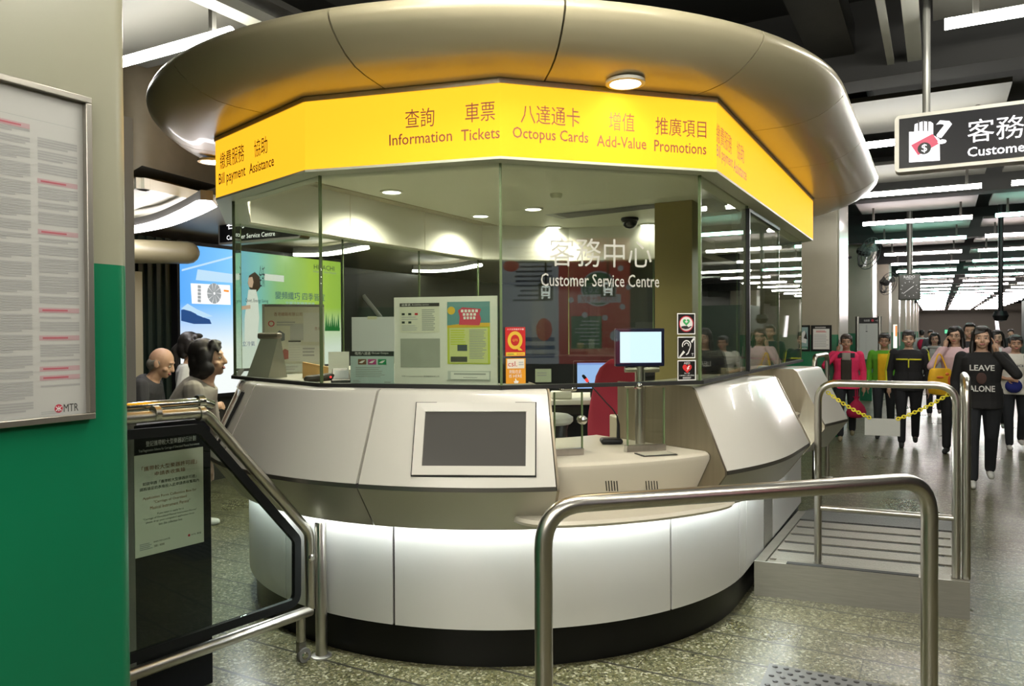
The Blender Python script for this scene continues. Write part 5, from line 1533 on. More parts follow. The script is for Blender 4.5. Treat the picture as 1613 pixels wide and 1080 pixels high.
# ================================================================ corridor to the right: clock, map board, notices, fans, far signs
ck0 = at_y(1416, 472, 14.0)
fr, w, h = prect(ck0, N, 1415, 431, 1450, 472.5)
ck = thing('station_clock', 'square black analogue clock on a ceiling pole over the corridor', 'clock', fr.translation)
MB().box(fr, 0, w, 0, h, -.14, -.01, mat('grey clock case', (.22, .22, .19), .4, .5)).build('case', ck, bevel=.03, seg=3)
MB().box(fr, .02, w - .02, .02, h - .02, -.012, -.004, mat('dark clock face', (.035, .037, .03), .3)).build('dial', ck)
b = MB(); cl_w = emis('lit clock print', (1, 1, .95), .75)
b.text(fr, 'RADO', w * .5, h * .885, w * .50, h * .10, cl_w, .0, 'C'); b.lines(fr, w * .34, h * .79, w * .66, h * .815, 1, cl_w, 0, 0)
cx, cyy = w * .5, h * .42
for k in range(12):
    a = PI / 6 * k; r0, r1 = w * .34, w * .40
    p, q = Vector((math.cos(a), math.sin(a))), Vector((-math.sin(a), math.cos(a))) * w * .012
    b.poly(fr, [(cx + p.x * r0 + q.x, cyy + p.y * r0 + q.y), (cx + p.x * r0 - q.x, cyy + p.y * r0 - q.y), (cx + p.x * r1 - q.x, cyy + p.y * r1 - q.y), (cx + p.x * r1 + q.x, cyy + p.y * r1 + q.y)], cl_w, 0)
b.build('dial_print', ck)
for ang, ln, wd in ((38, .24, .014), (219, .36, .010)):
    a = math.radians(ang); p, q = Vector((math.cos(a), math.sin(a))), Vector((-math.sin(a), math.cos(a))) * w * wd
    MB().poly(fr, [(cx - p.x * w * .04 - q.x, cyy - p.y * w * .04 - q.y), (cx + p.x * w * ln - q.x, cyy + p.y * w * ln - q.y), (cx + p.x * w * ln + q.x, cyy + p.y * w * ln + q.y), (cx - p.x * w * .04 + q.x, cyy - p.y * w * .04 + q.y)], cl_w, .003).build('hand', ck)
q = fr @ Vector((w * .5, h, -.07)); MB().tube([q, Vector((q.x, q.y, 4.0))], .05, mat('grey pole', (.2, .2, .18), .4), 10).build('pole', ck)

mb0 = at_y(1352, 560, 15.0)
fr, w, h = prect(mb0, N, 1350, 500, 1386, 566)
mbd = thing('map_board', 'tall white information board with black header on two steel legs by the columns', 'notice board', (fr.translation.x, fr.translation.y, 0))
MB().box(fr, w * .05, w * .95, 0, h, -.05, -.01, steel_dull).build('panel', mbd)
b = MB(); b.rect(fr, w * .07, .01, w * .93, h * .86, mat('lit white board', (.62, .64, .60), .4), -.005); b.rect(fr, w * .05, h * .86, w * .95, h, ink, -.005)
b.text(fr, '街道圖', w * .30, h * .905, w * .25, h * .05, white_ink, 0); b.disc(fr, w * .68, h * .93, w * .06, red_ink, 0); b.text(fr, '→', w * .80, h * .905, w * .13, h * .05, white_ink, 0)
b.text(fr, '出口', w * .12, h * .82, w * .14, h * .02, grey_ink, 0); b.rect(fr, w * .38, h * .70, w * .45, h * .83, pale_ink, 0); b.rect(fr, w * .38, h * .66, w * .46, h * .68, ink, 0); b.lines(fr, w * .36, h * .1, w * .48, h * .62, 14, pale_ink, 0, .5, .2)
b.build('print', mbd)
for x_ in (.02, .98):
    q = fr @ Vector((w * x_, 0, -.03)); MB().tube([Vector((q.x, q.y, 0)), Vector((q.x, q.y, q.z + h + .02))], .04, steel_dull, 10).build('leg', mbd)

def wall_notice(px, label, draw, back, name='framed_poster'):
    fr, w, h = prect(su(12.4, -1.3), N, *px, .012)
    t = thing(name, label, 'poster', fr.translation)
    MB().box(fr, 0, w, 0, h, -.012, 0.004, black_plastic).build('frame', t)
    b = MB(); e = .03; b.rect(fr, e, e, w - e, h - e, back, .006); draw(b, fr, w, h); b.build('print', t); return t
def dn(b, f, w, h):
    b.rect(f, .03, h * .86, w - .03, h - .03, ink, .007); b.lines(f, w * .2, h * .89, w * .8, h * .94, 2, white_ink, .008); b.lines(f, w * .25, h * .72, w * .75, h * .80, 2, red_ink, .007); b.lines(f, w * .15, h * .15, w * .85, h * .65, 8, pale_ink, .007)
wall_notice((1277.5, 512, 1310, 553), 'white notice with black heading on the beige column beside the pink jacket', dn, paper)
def dt(b, f, w, h):
    b.poly(f, [(w * .3, h * .35), (w * .7, h * .3), (w * .75, h * .6), (w * .55, h * .8), (w * .35, h * .7)], white_ink, .007); b.poly(f, [(w * .5, h * .5), (w * .8, h * .45), (w * .7, h * .75)], ink, .0075); b.rect(f, .03, .03, w - .03, h * .18, mat('green poster print', (.05, .22, .15), .5), .007); b.text(f, 'GREEN', w * .25, h * .07, w * .5, h * .07, white_ink, .008)
wall_notice((1256, 512, 1276, 553), 'teal framed poster on the beige column behind the kiosk end', dt, mat('pale teal print', (.28, .42, .42), .5))

def wall_fan(px, py, yy, r, label, yaw):
    c = at_y(px, py, yy); t = thing('wall_fan', label, 'fan', c, 'wall fans on the columns')
    fm = mat('dark grey fan metal', (.06, .06, .06), .4, .5)
    X = Matrix.Rotation(yaw, 3, 'Z') @ Vector((1, 0, 0)); Yv = (Z * .92 + Vector((0, .0, 0)) + (X.cross(Z)) * .3).normalized(); fr = frame(c, X, Yv)
    b = MB()
    for rr_ in (1.0, .7, .4):
        b.ringloop([[fr @ Vector((((r * rr_) + .008 * math.cos(2 * PI * j / 6)) * math.cos(2 * PI * i / 28), ((r * rr_) + .008 * math.cos(2 * PI * j / 6)) * math.sin(2 * PI * i / 28), .05 + .008 * math.sin(2 * PI * j / 6))) for j in range(6)] for i in range(28)], fm)
    for k in range(18):
        a = 2 * PI * k / 18; b.tube([fr @ Vector((.06 * math.cos(a), .06 * math.sin(a), .08)), fr @ Vector((r * math.cos(a), r * math.sin(a), .05))], .003, fm, 5)
    b.build('cage', t)
    for k in range(3):
        a = 2 * PI * k / 3 + .4; MB().add([fr @ Vector((q[0] * r * math.cos(a + q[1]), q[0] * r * math.sin(a + q[1]), q[2])) for q in ((.12, -.3, .03), (.9, -.12, .035), (.92, .5, -.02), (.14, .5, -.01))], [(0, 1, 2, 3)], mat('fan blade', (.16, .16, .15), .4, .5)).build('blade', t)
    MB().lathe(fr, [(.07, -.2), (.085, -.12), (.085, .0), (.05, .06), (.005, .08)], fm, 16).build('motor', t)
    col = c + fr.to_3x3() @ Vector((0, 0, -.2))
    s_ = c.dot(U); w_ = su(min(max(s_, 0), 99), -1.28, c.z - .25)
    MB().tube(bend([col, Vector((col.x, col.y, c.z - .25)), w_ - N * .02], .08), .022, fm, 8).build('bracket', t)
    return t
wall_fan(1366, 398, 15.2, .32, 'grey wall fan high on the first corridor column, nearest the clock pole', .5)
wall_fan(1397, 446, 21.5, .32, 'grey wall fan farther down the columns, left of the clock', .4)
# thin dark conduit on the first column
q = su(12.38, -1.28, 0)
p0, p1 = at_y(1329.5, 410, 12.6), at_y(1331, 455, 12.6)
tag(MB().tube([p0, p1], .028, black_plastic, 8).tube([at_y(1340, 405, 12.7), at_y(1330, 409, 12.6)], .02, black_plastic, 6).build('cable_hook'), 'dark cable bracket hanging on the lit edge of the first column', 'bracket')
# far signs
for nm, px, col_, st_, lb in (('exit_sign', (1488, 519, 1499, 525), (.2, 1.0, .5), .8, 'small green lit sign far down the corridor left of centre'), ('exit_sign', (1521, 519, 1532, 525), (.2, 1.0, .5), .8, 'small green lit sign far down the corridor behind the women'), ('direction_sign', (1494, 527.5, 1515, 533), (1.0, .55, .85), 1.6, 'pink white lit sign far down the corridor')):
    fr, w, h = prect(su(44, 0), N, *px)
    tag(MB().box(fr, -.02, w + .02, -.02, h + .02, -.1, -.005, black_plastic).rect(fr, 0, 0, w, h, emis(lb, col_, st_), 0).build(nm), lb, 'sign')
# lit slanting pillar light and hanging camera at the right
fr, w, h = prect(su(19, 1.2), N, 1566, 492, 1576, 530)
tag(MB().prism(fr, [(0, h), (w * .5, h), (w, 0), (w * .4, 0)], -.06, 0, emis('slanting lit strip', (1, .86, .93), 2.0)).build('lit_strip'), 'white slanting lit strip beside the dark panel at the right of the corridor', 'light')
fr, w, h = prect(su(16.5, -1.0), N, 1407, 511, 1413, 548)
tag(MB().box(fr, 0, w, 0, h, -.05, 0, emis('lit display edge', (1, .85, .7), 1.4)).rect(fr, w * .55, h * .5, w, h * .95, emis('orange display', (1, .3, .05), 1.0), .002).build('lit_display'), 'slim lit display between the columns behind the green jacket', 'display')
q = at_y(1576, 497, 13)
pc = thing('pole_camera', 'dark camera hanging from a pole over the right of the corridor', 'camera', (q.x, q.y, q.z))
MB().tube([q, Vector((q.x, q.y, 4.0))], .04, black_plastic, 8).build('pole', pc)
MB().lathe(frame(q, Vector((1, 0, 0)), Vector((0, -1, 0))), [(.09, -.08), (.12, 0), (.09, .08), (.01, .1)], black_plastic, 16).build('housing', pc)

# a backlit red poster and dark boards across the hall, seen mirrored in the bay pane
pc_ = Vector((4.0, -.65, 0)); 
nv = Vector((-.644, .774, 0)).normalized(); xv = Vector((-nv.y, nv.x, 0)) 
fr = frame(Vector((pc_.x, pc_.y, 1.2)) - xv * .9, xv, Z)
if (fr.to_3x3() @ Vector((0, 0, 1))).dot(nv) < 0:
    fr = frame(Vector((pc_.x, pc_.y, 1.2)) + xv * .9, -xv, Z)
rp_ = thing('poster_lightbox', 'backlit red poster with a green disc across the hall, mirrored in the bay pane', 'lightbox', (pc_.x, pc_.y, 0))
MB().box(fr, .40, 2.15, -.9, 1.62, -.15, -.004, black_plastic).build('casing', rp_)
rf_, gf_, wf_ = emis('red film', (.80, .06, .07), .95), emis('green film', (.05, .30, .14), .7), emis('pale film', (.70, .74, .85), 1.0)
b = MB(); b.rect(fr, .51, 0, 1.37, 1.52, rf_, 0); b.rect(fr, 1.37, 0, 2.1, 1.52, wf_, 0); b.build('film', rp_, smooth=0)
b = MB(); b.disc(fr, .886, .91, .20, gf_, .003, 36); arc(b, fr, .886, .91, .215, 0, 360, .018, wf_, .004, 40); b.rect(fr, .62, .74, 1.14, .84, wf_, .005); b.text(fr, '三月好禮大放送', .66, .755, .44, .065, rf_, .006); b.text(fr, '2015.03', .72, .86, .34, .075, wf_, .006)
for k in range(9): b.disc(fr, .886 + .36 * math.cos(.3 + .7 * k), .91 + .36 * math.sin(.3 + .7 * k), .035, wf_, .004, 14)
b.build('disc_print', rp_, smooth=0)
b = MB(); b.rect(fr, .85, .18, 1.22, .58, gf_, .003); b.lines(fr, .88, .22, 1.18, .54, 7, wf_, .004, .3, .25); b.disc(fr, .68, .34, .13, rf_, .003, 20); b.disc(fr, .68, .34, .07, wf_, .004, 20)
sl_ = emis('slate film', (.2, .22, .3), .6); b.lines(fr, 1.45, .75, 2.0, 1.45, 12, sl_, .004, .5, .4); b.disc(fr, 1.95, 1.2, .10, rf_, .005, 16, .07); b.disc(fr, 1.55, .42, .10, rf_, .005, 16, .14); b.lines(fr, 1.42, .05, 2.05, .35, 3, emis('blue film', (.1, .2, .5), .7), .004)
b.build('small_print', rp_, smooth=0)
for x_, y_, lb in ((1.51, .87, 'small lit train symbol sign before the pale half of the red poster'), (.775, .90, 'small lit train symbol sign before the green disc of the red poster')):
    o_ = fr @ Vector((x_, y_, .25)); F = frame(o_, fr.to_3x3() @ Vector((1, 0, 0)), Z)
    t = thing('train_sign', lb, 'sign', o_, 'train symbol signs across the hall')
    MB().box(F, -.085, .085, -.10, .10, -.04, 0, mat('dark green sign', (.004, .02, .014), .4)).build('case', t)
    lw = emis('lit train print', (.95, 1, .97), 5.0); b = MB()
    b.prism(F, [(-.05, -.055), (.05, -.055), (.055, .03), (.045, .07), (-.045, .07), (-.055, .03)], .001, .004, lw); b.box(F, -.05, -.03, -.085, -.06, .001, .004, lw); b.box(F, .03, .05, -.085, -.06, .001, .004, lw)
    b.box(F, -.038, -.004, .0, .045, .004, .006, ink); b.box(F, .004, .038, .0, .045, .004, .006, ink); b.box(F, -.03, .03, -.04, -.028, .004, .006, red_ink)
    b.build('train_symbol', t)
    MB().tube([o_ + Z * .1 - fr.to_3x3() @ Vector((0, 0, .02)), Vector((o_.x, o_.y, 4.0)) - fr.to_3x3() @ Vector((0, 0, .02))], .012, black_plastic, 8).build('pole', t)

# ================================================================ people
def to_surface(mb, name, mats_, voxel, smooth_it=5):
    """one continuous surface round everything in mb"""
    me = bpy.data.meshes.new(name); me.from_pydata(mb.v, [], [f for f, k in mb.f]); me.update()
    o = bpy.data.objects.new('tmp', me); COL.objects.link(o)
    r = o.modifiers.new('r', 'REMESH'); r.mode = 'VOXEL'; r.voxel_size = voxel; r.use_smooth_shade = True
    s = o.modifiers.new('s', 'SMOOTH'); s.factor = .5; s.iterations = smooth_it
    dg = bpy.context.evaluated_depsgraph_get()
    out = bpy.data.meshes.new_from_object(o.evaluated_get(dg)); out.name = name
    bpy.data.objects.remove(o); bpy.data.meshes.remove(me)
    out.materials.clear()
    for m in mats_: out.materials.append(m)
    return out
def skin_m(tone): return mat('skin %s' % tone, {'light': (.52, .33, .23), 'mid': (.44, .27, .18), 'tan': (.38, .22, .14)}[tone], .5)
hair_m = mat('black hair', (.012, .010, .009), .45, noise=.3, nscale=60, stretch=(1, 1, .15)); hair_b = mat('dark brown hair', (.030, .018, .012), .45, noise=.3, nscale=60, stretch=(1, 1, .15)); hair_g = mat('thin grey hair', (.16, .15, .13), .6)
def cloth(name, c): return mat(name, c, .85, noise=.10, nscale=25)

def person(label, pos, face, height, skin='light', arms=('down', 'down'), lean=0.0, step=.10, build=1.0, top=None, top_c=None, sleeves='long', trousers=(.012, .013, .016), shoes=(.55, .55, .53), hair='short', hair_mat=None, turn=0.0, nod=0.0, voxel=.0075, extra=None, open_jacket=None, skirt=0, bare_calf=False, detail=True, look_side=0):
    root = thing('person', label, 'person', pos, None)
    root.rotation_euler = (0, 0, face); sc = height / 1.60; root.scale = (sc, sc, sc)
    sk = skin_m(skin); B = build
    Ln = Matrix.Rotation(-lean, 4, 'X')                                       # lean forward about the hips
    hipc = Vector((0, 0, .88))
    def up_(p):
        p = Vector(p); return hipc + (Ln @ (p - hipc))
    hd = up_((0, 0, 1.36)); HR = (Matrix.Rotation(turn, 4, 'Z') @ Matrix.Rotation(-nod, 4, 'X'))
    if lean > .3: HR = Matrix.Rotation(turn, 4, 'Z') @ Matrix.Rotation(-lean * .45 - nod, 4, 'X')
    neck_top = hd + (HR @ Vector((0, .012, .055)))
    def H(p):                                                                    # head space: origin at the base of the skull
        return neck_top + (HR @ Vector(p))
    # limbs
    def arm(kind, s):
        sh_ = up_((s * .165 * B, -.01, 1.295))
        if kind == 'down': e, w_, f = up_((s * (.165 * B + .055), -.03, 1.05)), up_((s * (.165 * B + .06), .05, .83)), Vector((0, .12, -1))
        elif kind == 'hang': e = sh_ + Vector((s * .045, .03, -.25)); w_ = e + Vector((0, -.03, -.21)); f = Vector((0, .05, -1))
        elif kind == 'back': e, w_, f = up_((s * (.165 * B + .05), -.10, 1.07)), up_((s * (.165 * B + .05), -.12, .85)), Vector((0, .05, -1))
        elif kind == 'phone': e, w_, f = up_((s * .27 * B, .10, 1.13)), H((s * .125, .075, -.075)), Vector((-s * .22, -.12, 1))
        elif kind == 'cheek': e, w_, f = up_((s * .25 * B, .16, 1.10)), H((s * .10, .10, -.075)), Vector((-s * .15, -.15, 1))
        elif kind == 'bent': e, w_, f = up_((s * .25 * B, -.04, 1.06)), up_((s * .13, .19, 1.00)), Vector((-s * .9, .5, -.05))
        elif kind == 'counter': e, w_, f = up_((s * .24, .18, 1.12)), up_((s * .16, .36, 1.16)), Vector((-s * .3, 1, .1))
        return sh_, e, w_, f.normalized()
    A = [(-1,) + arm(arms[1], -1), (1,) + arm(arms[0], 1)]                     # arms[0] is the person's right
    L = []
    for s in (-1, 1):
        f = step * s
        hip = Vector((s * .082 * B, 0, .86)); ank = Vector((s * .085, f * 1.5, .075 + (.05 if f < 0 and step > .05 else 0))); kn = hip.lerp(ank, .5) + Vector((0, .035 + .25 * max(0, -f), .0)); L.append((s, hip, kn, ank))
    b = MB(); m = sk
    def tor(rings, mb, grow=0.0):
        out = []
        for z, rx, ry, y in rings:
            out.append([up_((math.copysign(abs(math.cos(2 * PI * i / 20)) ** .8, math.cos(2 * PI * i / 20)) * (rx * B + grow), y + math.sin(2 * PI * i / 20) * (ry * B + grow), z)) for i in range(20)])
        mb.loft(out, m)
    TR = [(.80, .13, .09, 0), (.86, .155, .105, -.01), (.94, .15, .10, 0), (1.04, .13, .09, .01), (1.14, .14, .10, .015), (1.22, .155, .105, .01), (1.29, .155, .09, 0), (1.335, .105, .07, -.005), (1.36, .05, .05, 0)]
    tor(TR, b)
    b.cap(up_((0, -.005, 1.33)), H((0, 0, .02)), .056, .05, m)
    # head
    b.ell(H((0, -.008, .10)), .076, .094, .098, m, HR.to_3x3(), 18, 12)
    b.ell(H((0, .028, .035)), .058, .062, .062, m, HR.to_3x3(), 16, 10)
    b.ell(H((0, .058, -.005)), .03, .028, .022, m, HR.to_3x3())
    b.cap(H((0, .088, .085)), H((0, .103, .048)), .009, .0135, m); b.ell(H((0, .094, .046)), .019, .012, .009, m)
    b.ell(H((0, .082, .017)), .024, .010, .010, m); b.ell(H((0, .076, .105)), .05, .018, .012, m)
    for s in (-1, 1):
        b.ell(H((s * .078, -.012, .065)), .010, .020, .032, m); b.ell(H((s * .045, .058, .045)), .022, .022, .02, m)
    # arms, hands
    def hand(w_, f, s, mb):
        lat = f.cross(Vector((s, 0, 0)) if abs(f.x) < .8 else Vector((0, 1, 0))).normalized(); nrm = f.cross(lat)
        if abs(f.z) > .6: nrm = Vector((s, 0, 0)); lat = nrm.cross(f).normalized()
        mb.cap(w_, w_ + f * .075, .024, .030, m); 
        mb.cap(w_ + f * .03 + lat * .015, w_ + f * .08 + lat * .018, .017, .015, m); mb.cap(w_ + f * .03 - lat * .015, w_ + f * .08 - lat * .018, .017, .015, m)
        for k in range(4):
            ln = (.060, .072, .068, .052)[k]; base = w_ + f * .088 + lat * (.027 - .018 * k); curl = -nrm * s * .0 + (-Vector((s, 0, 0)) * .35 if abs(f.z) > .6 else -Z * .3)
            mid = base + f * ln * .5; tip = mid + (f + curl).normalized() * ln * .55
            mb.cap(base, mid, .0085, .008, m); mb.cap(mid, tip, .008, .0065, m)
        tb0 = w_ + f * .03 + lat * .022; tb1 = tb0 + (f * .6 + lat * .8).normalized() * .035; mb.cap(tb0, tb1, .012, .010, m); mb.cap(tb1, tb1 + (f * .9 + lat * .25).normalized() * .028, .010, .008, m)
    for s, sh_, e, w_, f in A:
        b.cap(sh_, e, .046 * B, .037, m); b.cap(e, w_, .036, .024, m)
        if detail: hand(w_, f, s, b)
        else: b.cap(w_, w_ + f * .13, .028, .016, m)
    for s, hip, kn, ank in L:
        b.cap(hip, kn, .082 * B, .052, m); b.cap(kn, ank, .050, .034, m); b.cap(kn.lerp(ank, .2) + Vector((0, -.018, 0)), kn.lerp(ank, .55) + Vector((0, -.012, 0)), .045, .036, m)
        b.cap(ank + Vector((0, -.02, -.03)), ank + Vector((0, .12, -.045)), .032, .026, m)
    body = to_surface(b, 'person_body', [sk], voxel)
    def child(me, name):
        o = bpy.data.objects.new(name, me); COL.objects.link(o); o.parent = root; return o
    child(body, 'body')
    def small(name, draw):
        q = MB(); draw(q); o = q.build(name, None, loc=(0, 0, 0)); o.parent = root; return o
    if detail:
        for s in (-1, 1):
            small('eye', lambda q, s=s: q.ell(H((s * .031, .078, .078)), .0135, .008, .0065, mat('eye white', (.5, .48, .45), .3)).ell(H((s * .031, .0835, .078)), .006, .004, .006, mat('dark iris', (.01, .008, .006), .2)))
        def brow(q):
            for s in (-1, 1): q.cap(H((s * .016, .088, .104)), H((s * .048, .079, .102)), .0035, .003, hair_m)
        small('eyebrows', brow)
        def lips(q): q.cap(H((-.018, .087, .018)), H((.018, .087, .018)), .006, .006, mat('lips', (.33, .10, .09), .4)); q.cap(H((-.012, .090, .013)), H((.012, .090, .013)), .006, .006, mat('lips', (.33, .10, .09), .4))
        small('lips', lips)
    # hair
    hm = hair_mat or hair_m; b = MB(); m = hm
    if hair != 'bald':
        b.ell(H((0, -.022, .118)), .084, .092, .092, m, HR.to_3x3(), 18, 12)
        if hair in ('short', 'man'):
            b.ell(H((0, -.055, .075)), .078, .055, .075, m, HR.to_3x3())
            b.ell(H((0, .045, .168)), .06, .045, .025, m, HR.to_3x3())
            for s in (-1, 1): b.ell(H((s * .070, .012, .115)), .016, .034, .045, m, HR.to_3x3())
            if hair == 'short':
                b.ell(H((0, -.05, .135)), .09, .075, .08, m, HR.to_3x3())
                for k in range(6): b.cap(H((-.055 + .02 * k, .050, .175)), H((-.062 + .024 * k, .080, .128 + .006 * (k % 3))), .017, .008, m)
        else:
            b.ell(H((0, .040, .168)), .062, .05, .025, m, HR.to_3x3())
            drop = {'bob': -.03, 'long': -.22, 'tail': .02}[hair]
            for s in (-1, 1):
                b.cap(H((s * .060, .045, .155)), H((s * .080, .030, .07)), .020, .014, m); b.ell(H((s * .080, -.005, .075)), .020, .045, .075, m, HR.to_3x3())
                if hair == 'bob': b.ell(H((s * .082, .0, .02)), .026, .055, .05, m, HR.to_3x3())
                if hair == 'long':
                    b.cap(H((s * .082, .020, .06)), H((s * .090, .035, -.06)), .016, .018, m); b.cap(H((s * .090, .035, -.06)), H((s * .085, .055, drop)), .020, .010, m); b.cap(H((s * .085, -.01, .03)), H((s * .10, .0, drop + .03)), .026, .018, m)
            b.ell(H((0, -.06, .06)), .085, .055, .09, m, HR.to_3x3())
            if hair == 'bob': b.ell(H((0, -.045, -.005)), .095, .07, .055, m, HR.to_3x3())
            if hair == 'long':
                b.cap(H((0, -.07, .04)), H((0, -.10, drop)), .085, .06, m)
            if hair == 'tail': b.cap(H((0, -.11, .08)), H((0, -.13, .05)), .03, .035, m); b.cap(H((0, -.13, .05)), H((0, -.12, -.13)), .035, .012, m)
            if hair in ('long', 'bob'):
                for k in range(5): b.cap(H((-.03 + .02 * k, .050, .178)), H((-.02 + .022 * k, .079, .140 - .006 * k)), .018, .009, m)
    else:
        b.ell(H((0, -.055, .055)), .074, .05, .055, m, HR.to_3x3())
        for s in (-1, 1): b.ell(H((s * .072, -.02, .075)), .008, .04, .03, m)
    child(to_surface(b, 'person_hair', [hm], max(voxel, .0075), 3), 'hair')
    # upper clothing
    if top:
        tm = cloth(*top) if isinstance(top, tuple) else top
        m = tm; b = MB(); g = .018
        hem = [r for r in TR if r[0] > .8]
        tor([(.78, .155, .115, -.005)] + [(z, rx + .006, ry + .004, y) for z, rx, ry, y in hem[:-1]] + [(1.352, .068, .060, 0)], b, g)
        for s, sh_, e, w_, f in A:
            b.cap(sh_, e, .060 * B, .052, m)
            if sleeves == 'long': b.cap(e, w_ - f * .01, .050, .038, m)
        if sleeves == 'short':
            b = MB(); tor([(.78, .155, .115, -.005)] + [(z, rx + .006, ry + .004, y) for z, rx, ry, y in hem[:-1]] + [(1.352, .068, .060, 0)], b, g)
            for s, sh_, e, w_, f in A: b.cap(sh_, sh_.lerp(e, .75), .062 * B, .060, m)
        child(to_surface(b, 'person_top', [tm], voxel, 4), 'jacket' if sleeves == 'long' else 'shirt')
    # legs
    tm = cloth('trousers %0.2f %0.2f %0.2f' % trousers, trousers); b = MB(); m = tm
    tor([(.77, .135, .10, -.005), (.86, .16, .11, -.01), (.93, .15, .105, 0)], b, .012)
    for s, hip, kn, ank in L:
        b.cap(hip, kn, .094 * B, .066, m)
        if not bare_calf: b.cap(kn, ank + Vector((0, 0, .02)), .064, .052, m)
    child(to_surface(b, 'person_trousers', [tm], voxel, 4), 'trousers')
    for s, hip, kn, ank in L:
        b = MB(); shm = cloth('shoes %0.2f' % shoes[0], shoes); a0 = ank + Vector((0, -.035, -.035)); a1 = ank + Vector((0, .14, -.048))
        b.cap(a0, a1, .038, .030, shm); b.cap(ank + Vector((0, -.02, .0)), a0, .036, .036, shm); b.cap(a1 - Vector((0, .03, -.004)), a1 + Vector((0, .02, 0)), .034, .026, shm)
        o = child(to_surface(b, 'person_shoe', [shm], voxel, 3), 'shoe')
    def front_y(x_, z_, grow=.03):
        for i in range(len(TR) - 1):
            if TR[i][0] <= z_ <= TR[i + 1][0]:
                t = (z_ - TR[i][0]) / (TR[i + 1][0] - TR[i][0]); rx = (TR[i][1] + (TR[i + 1][1] - TR[i][1]) * t) * B + grow; ry = (TR[i][2] + (TR[i + 1][2] - TR[i][2]) * t) * B + grow; y = TR[i][3] + (TR[i + 1][3] - TR[i][3]) * t
                return y + ry * math.sqrt(max(0, 1 - min(1, abs(x_) / rx) ** 2.4))
        return .13
    def patch(name, pts, mt, grow=.034, nx=1):
        """a patch laid on the front of the torso: grid of (x, z) columns"""
        q = MB(); rows = []
        for col_ in pts:
            rows.append([up_((x_, front_y(x_, z_, grow), z_)) for x_, z_ in col_])
        n = len(rows[0]); vs = [p for r_ in rows for p in r_]; fs = [(k * n + i, (k + 1) * n + i, (k + 1) * n + i + 1, k * n + i + 1) for k in range(len(rows) - 1) for i in range(n - 1)]
        q.add(vs, fs, mt); o = q.build(name, None, loc=(0, 0, 0), smooth=60); o.parent = root; s_ = o.modifiers.new('thick', 'SOLIDIFY'); s_.thickness = .006; s_.offset = 0; return o
    def chest_text(words, mt):
        q = MB()
        for s_, cx, cz, w_, h_ in words:
            vs, fs, tw, th = text_geo(s_, .02)
            q.add([up_((-(cx + (a / tw - .5) * w_), front_y(cx + (a / tw - .5) * w_, cz + (c / th - .5) * h_, .034) + .004, cz + (c / th - .5) * h_)) for a, c in vs], [f for f in fs], mt)
        o = q.build('shirt_lettering', None, loc=(0, 0, 0)); o.parent = root
    if extra:
        extra(dict(root=root, up=up_, H=H, A=A, small=small, patch=patch, text=chest_text, front=front_y, child=child))
    return root

FACE = math.radians(151)
def floor_px(px, py): 
    p = at_z(px, py, 0); return (p.x, p.y, 0)
def face_cam(pos, extra=0.0):
    """heading that looks back at the viewer's spot"""
    return math.atan2(pos[0], -pos[1]) + extra

def top_patch(E, name, x0, x1, z0, z1, mt, grow=.028, n=6, k=8, taper=0.0):
    E['patch'](name, [[(x0 + (x1 - x0) * i / n, z0 + (z1 - z0) * j / k) for j in range(k + 1)] for i in range(n + 1)], mt, grow)
def phone(E, s):
    H = E['H']
    E['small']('phone', lambda q: q.box(frame(H((s * .100, .035, .05)), Vector((0, .5, -.85)), Vector((0, .85, .5))), -.06, .06, -.03, .03, -.005, .005, black_plastic))

# 1 pink jacket
def ex(E):
    top_patch(E, 'dark_top', -.075, .075, .80, 1.24, cloth('dark brown knit', (.035, .028, .02)), .030); top_patch(E, 'collar_scarf', -.06, .06, 1.22, 1.335, cloth('grey scarf', (.26, .24, .21)), .034, k=4)
    phone(E, 1)
    for s in (-1, 1): top_patch(E, 'dark_collar', s * .06, s * .12, 1.26, 1.33, cloth('black collar', (.02, .02, .025)), .036, n=3, k=4)
pos = floor_px(1333, 691)
person('person in a bright pink jacket holding a phone and a crimson bag', pos, face_cam(pos), 1.52, 'tan', ('phone', 'down'), step=.12, build=1.12, top=('pink jacket', (.75, .03, .12)), trousers=(.012, .014, .018), shoes=(.30, .25, .15), hair='short', hair_mat=hair_b, extra=ex)
# her bag hangs from her left hand (to the right in view)
q = at_y(1349, 634, pos[1] - .12)
bg = thing('drawstring_bag', 'crimson drawstring bag hanging from the hand of the pink jacket', 'bag', (q.x, q.y, q.z - .22))
fr = frame(Vector((q.x, q.y, q.z - .22)), Vector((1, 0, 0)), Vector((0, 1, 0)), Z); bagm = cloth('crimson cloth', (.36, .008, .05))
MB().loft([[fr @ Vector((rr_ * math.cos(2 * PI * i / 20) * (1 + .05 * math.sin(5 * i)), rr_ * .55 * math.sin(2 * PI * i / 20), z_)) for i in range(20)] for rr_, z_ in ((.06, 0), (.125, .02), (.14, .08), (.115, .16), (.07, .22), (.028, .265), (.035, .29), (.05, .31), (.02, .30))], bagm).build('pouch', bg, smooth=60)
MB().tube([fr @ Vector((-.01, 0, .26)), fr @ Vector((-.015, 0, .42))], .008, bagm, 6).tube([fr @ Vector((.012, 0, .26)), fr @ Vector((.015, 0, .42))], .008, bagm, 6).build('strings', bg)
# 2 green jacket and yellow shirt
def ex(E): top_patch(E, 'yellow_shirt', -.11, .085, .80, 1.30, cloth('yellow shirt', (.78, .50, .01)), .034)
pos = floor_px(1393, 688)
person('person in a green jacket open over a bright yellow shirt', pos, face_cam(pos, -.05), 1.53, 'tan', ('down', 'back'), step=.10, build=1.05, top=('green jacket', (.10, .36, .02)), trousers=(.02, .025, .03), shoes=(.03, .03, .03), hair='short', extra=ex)
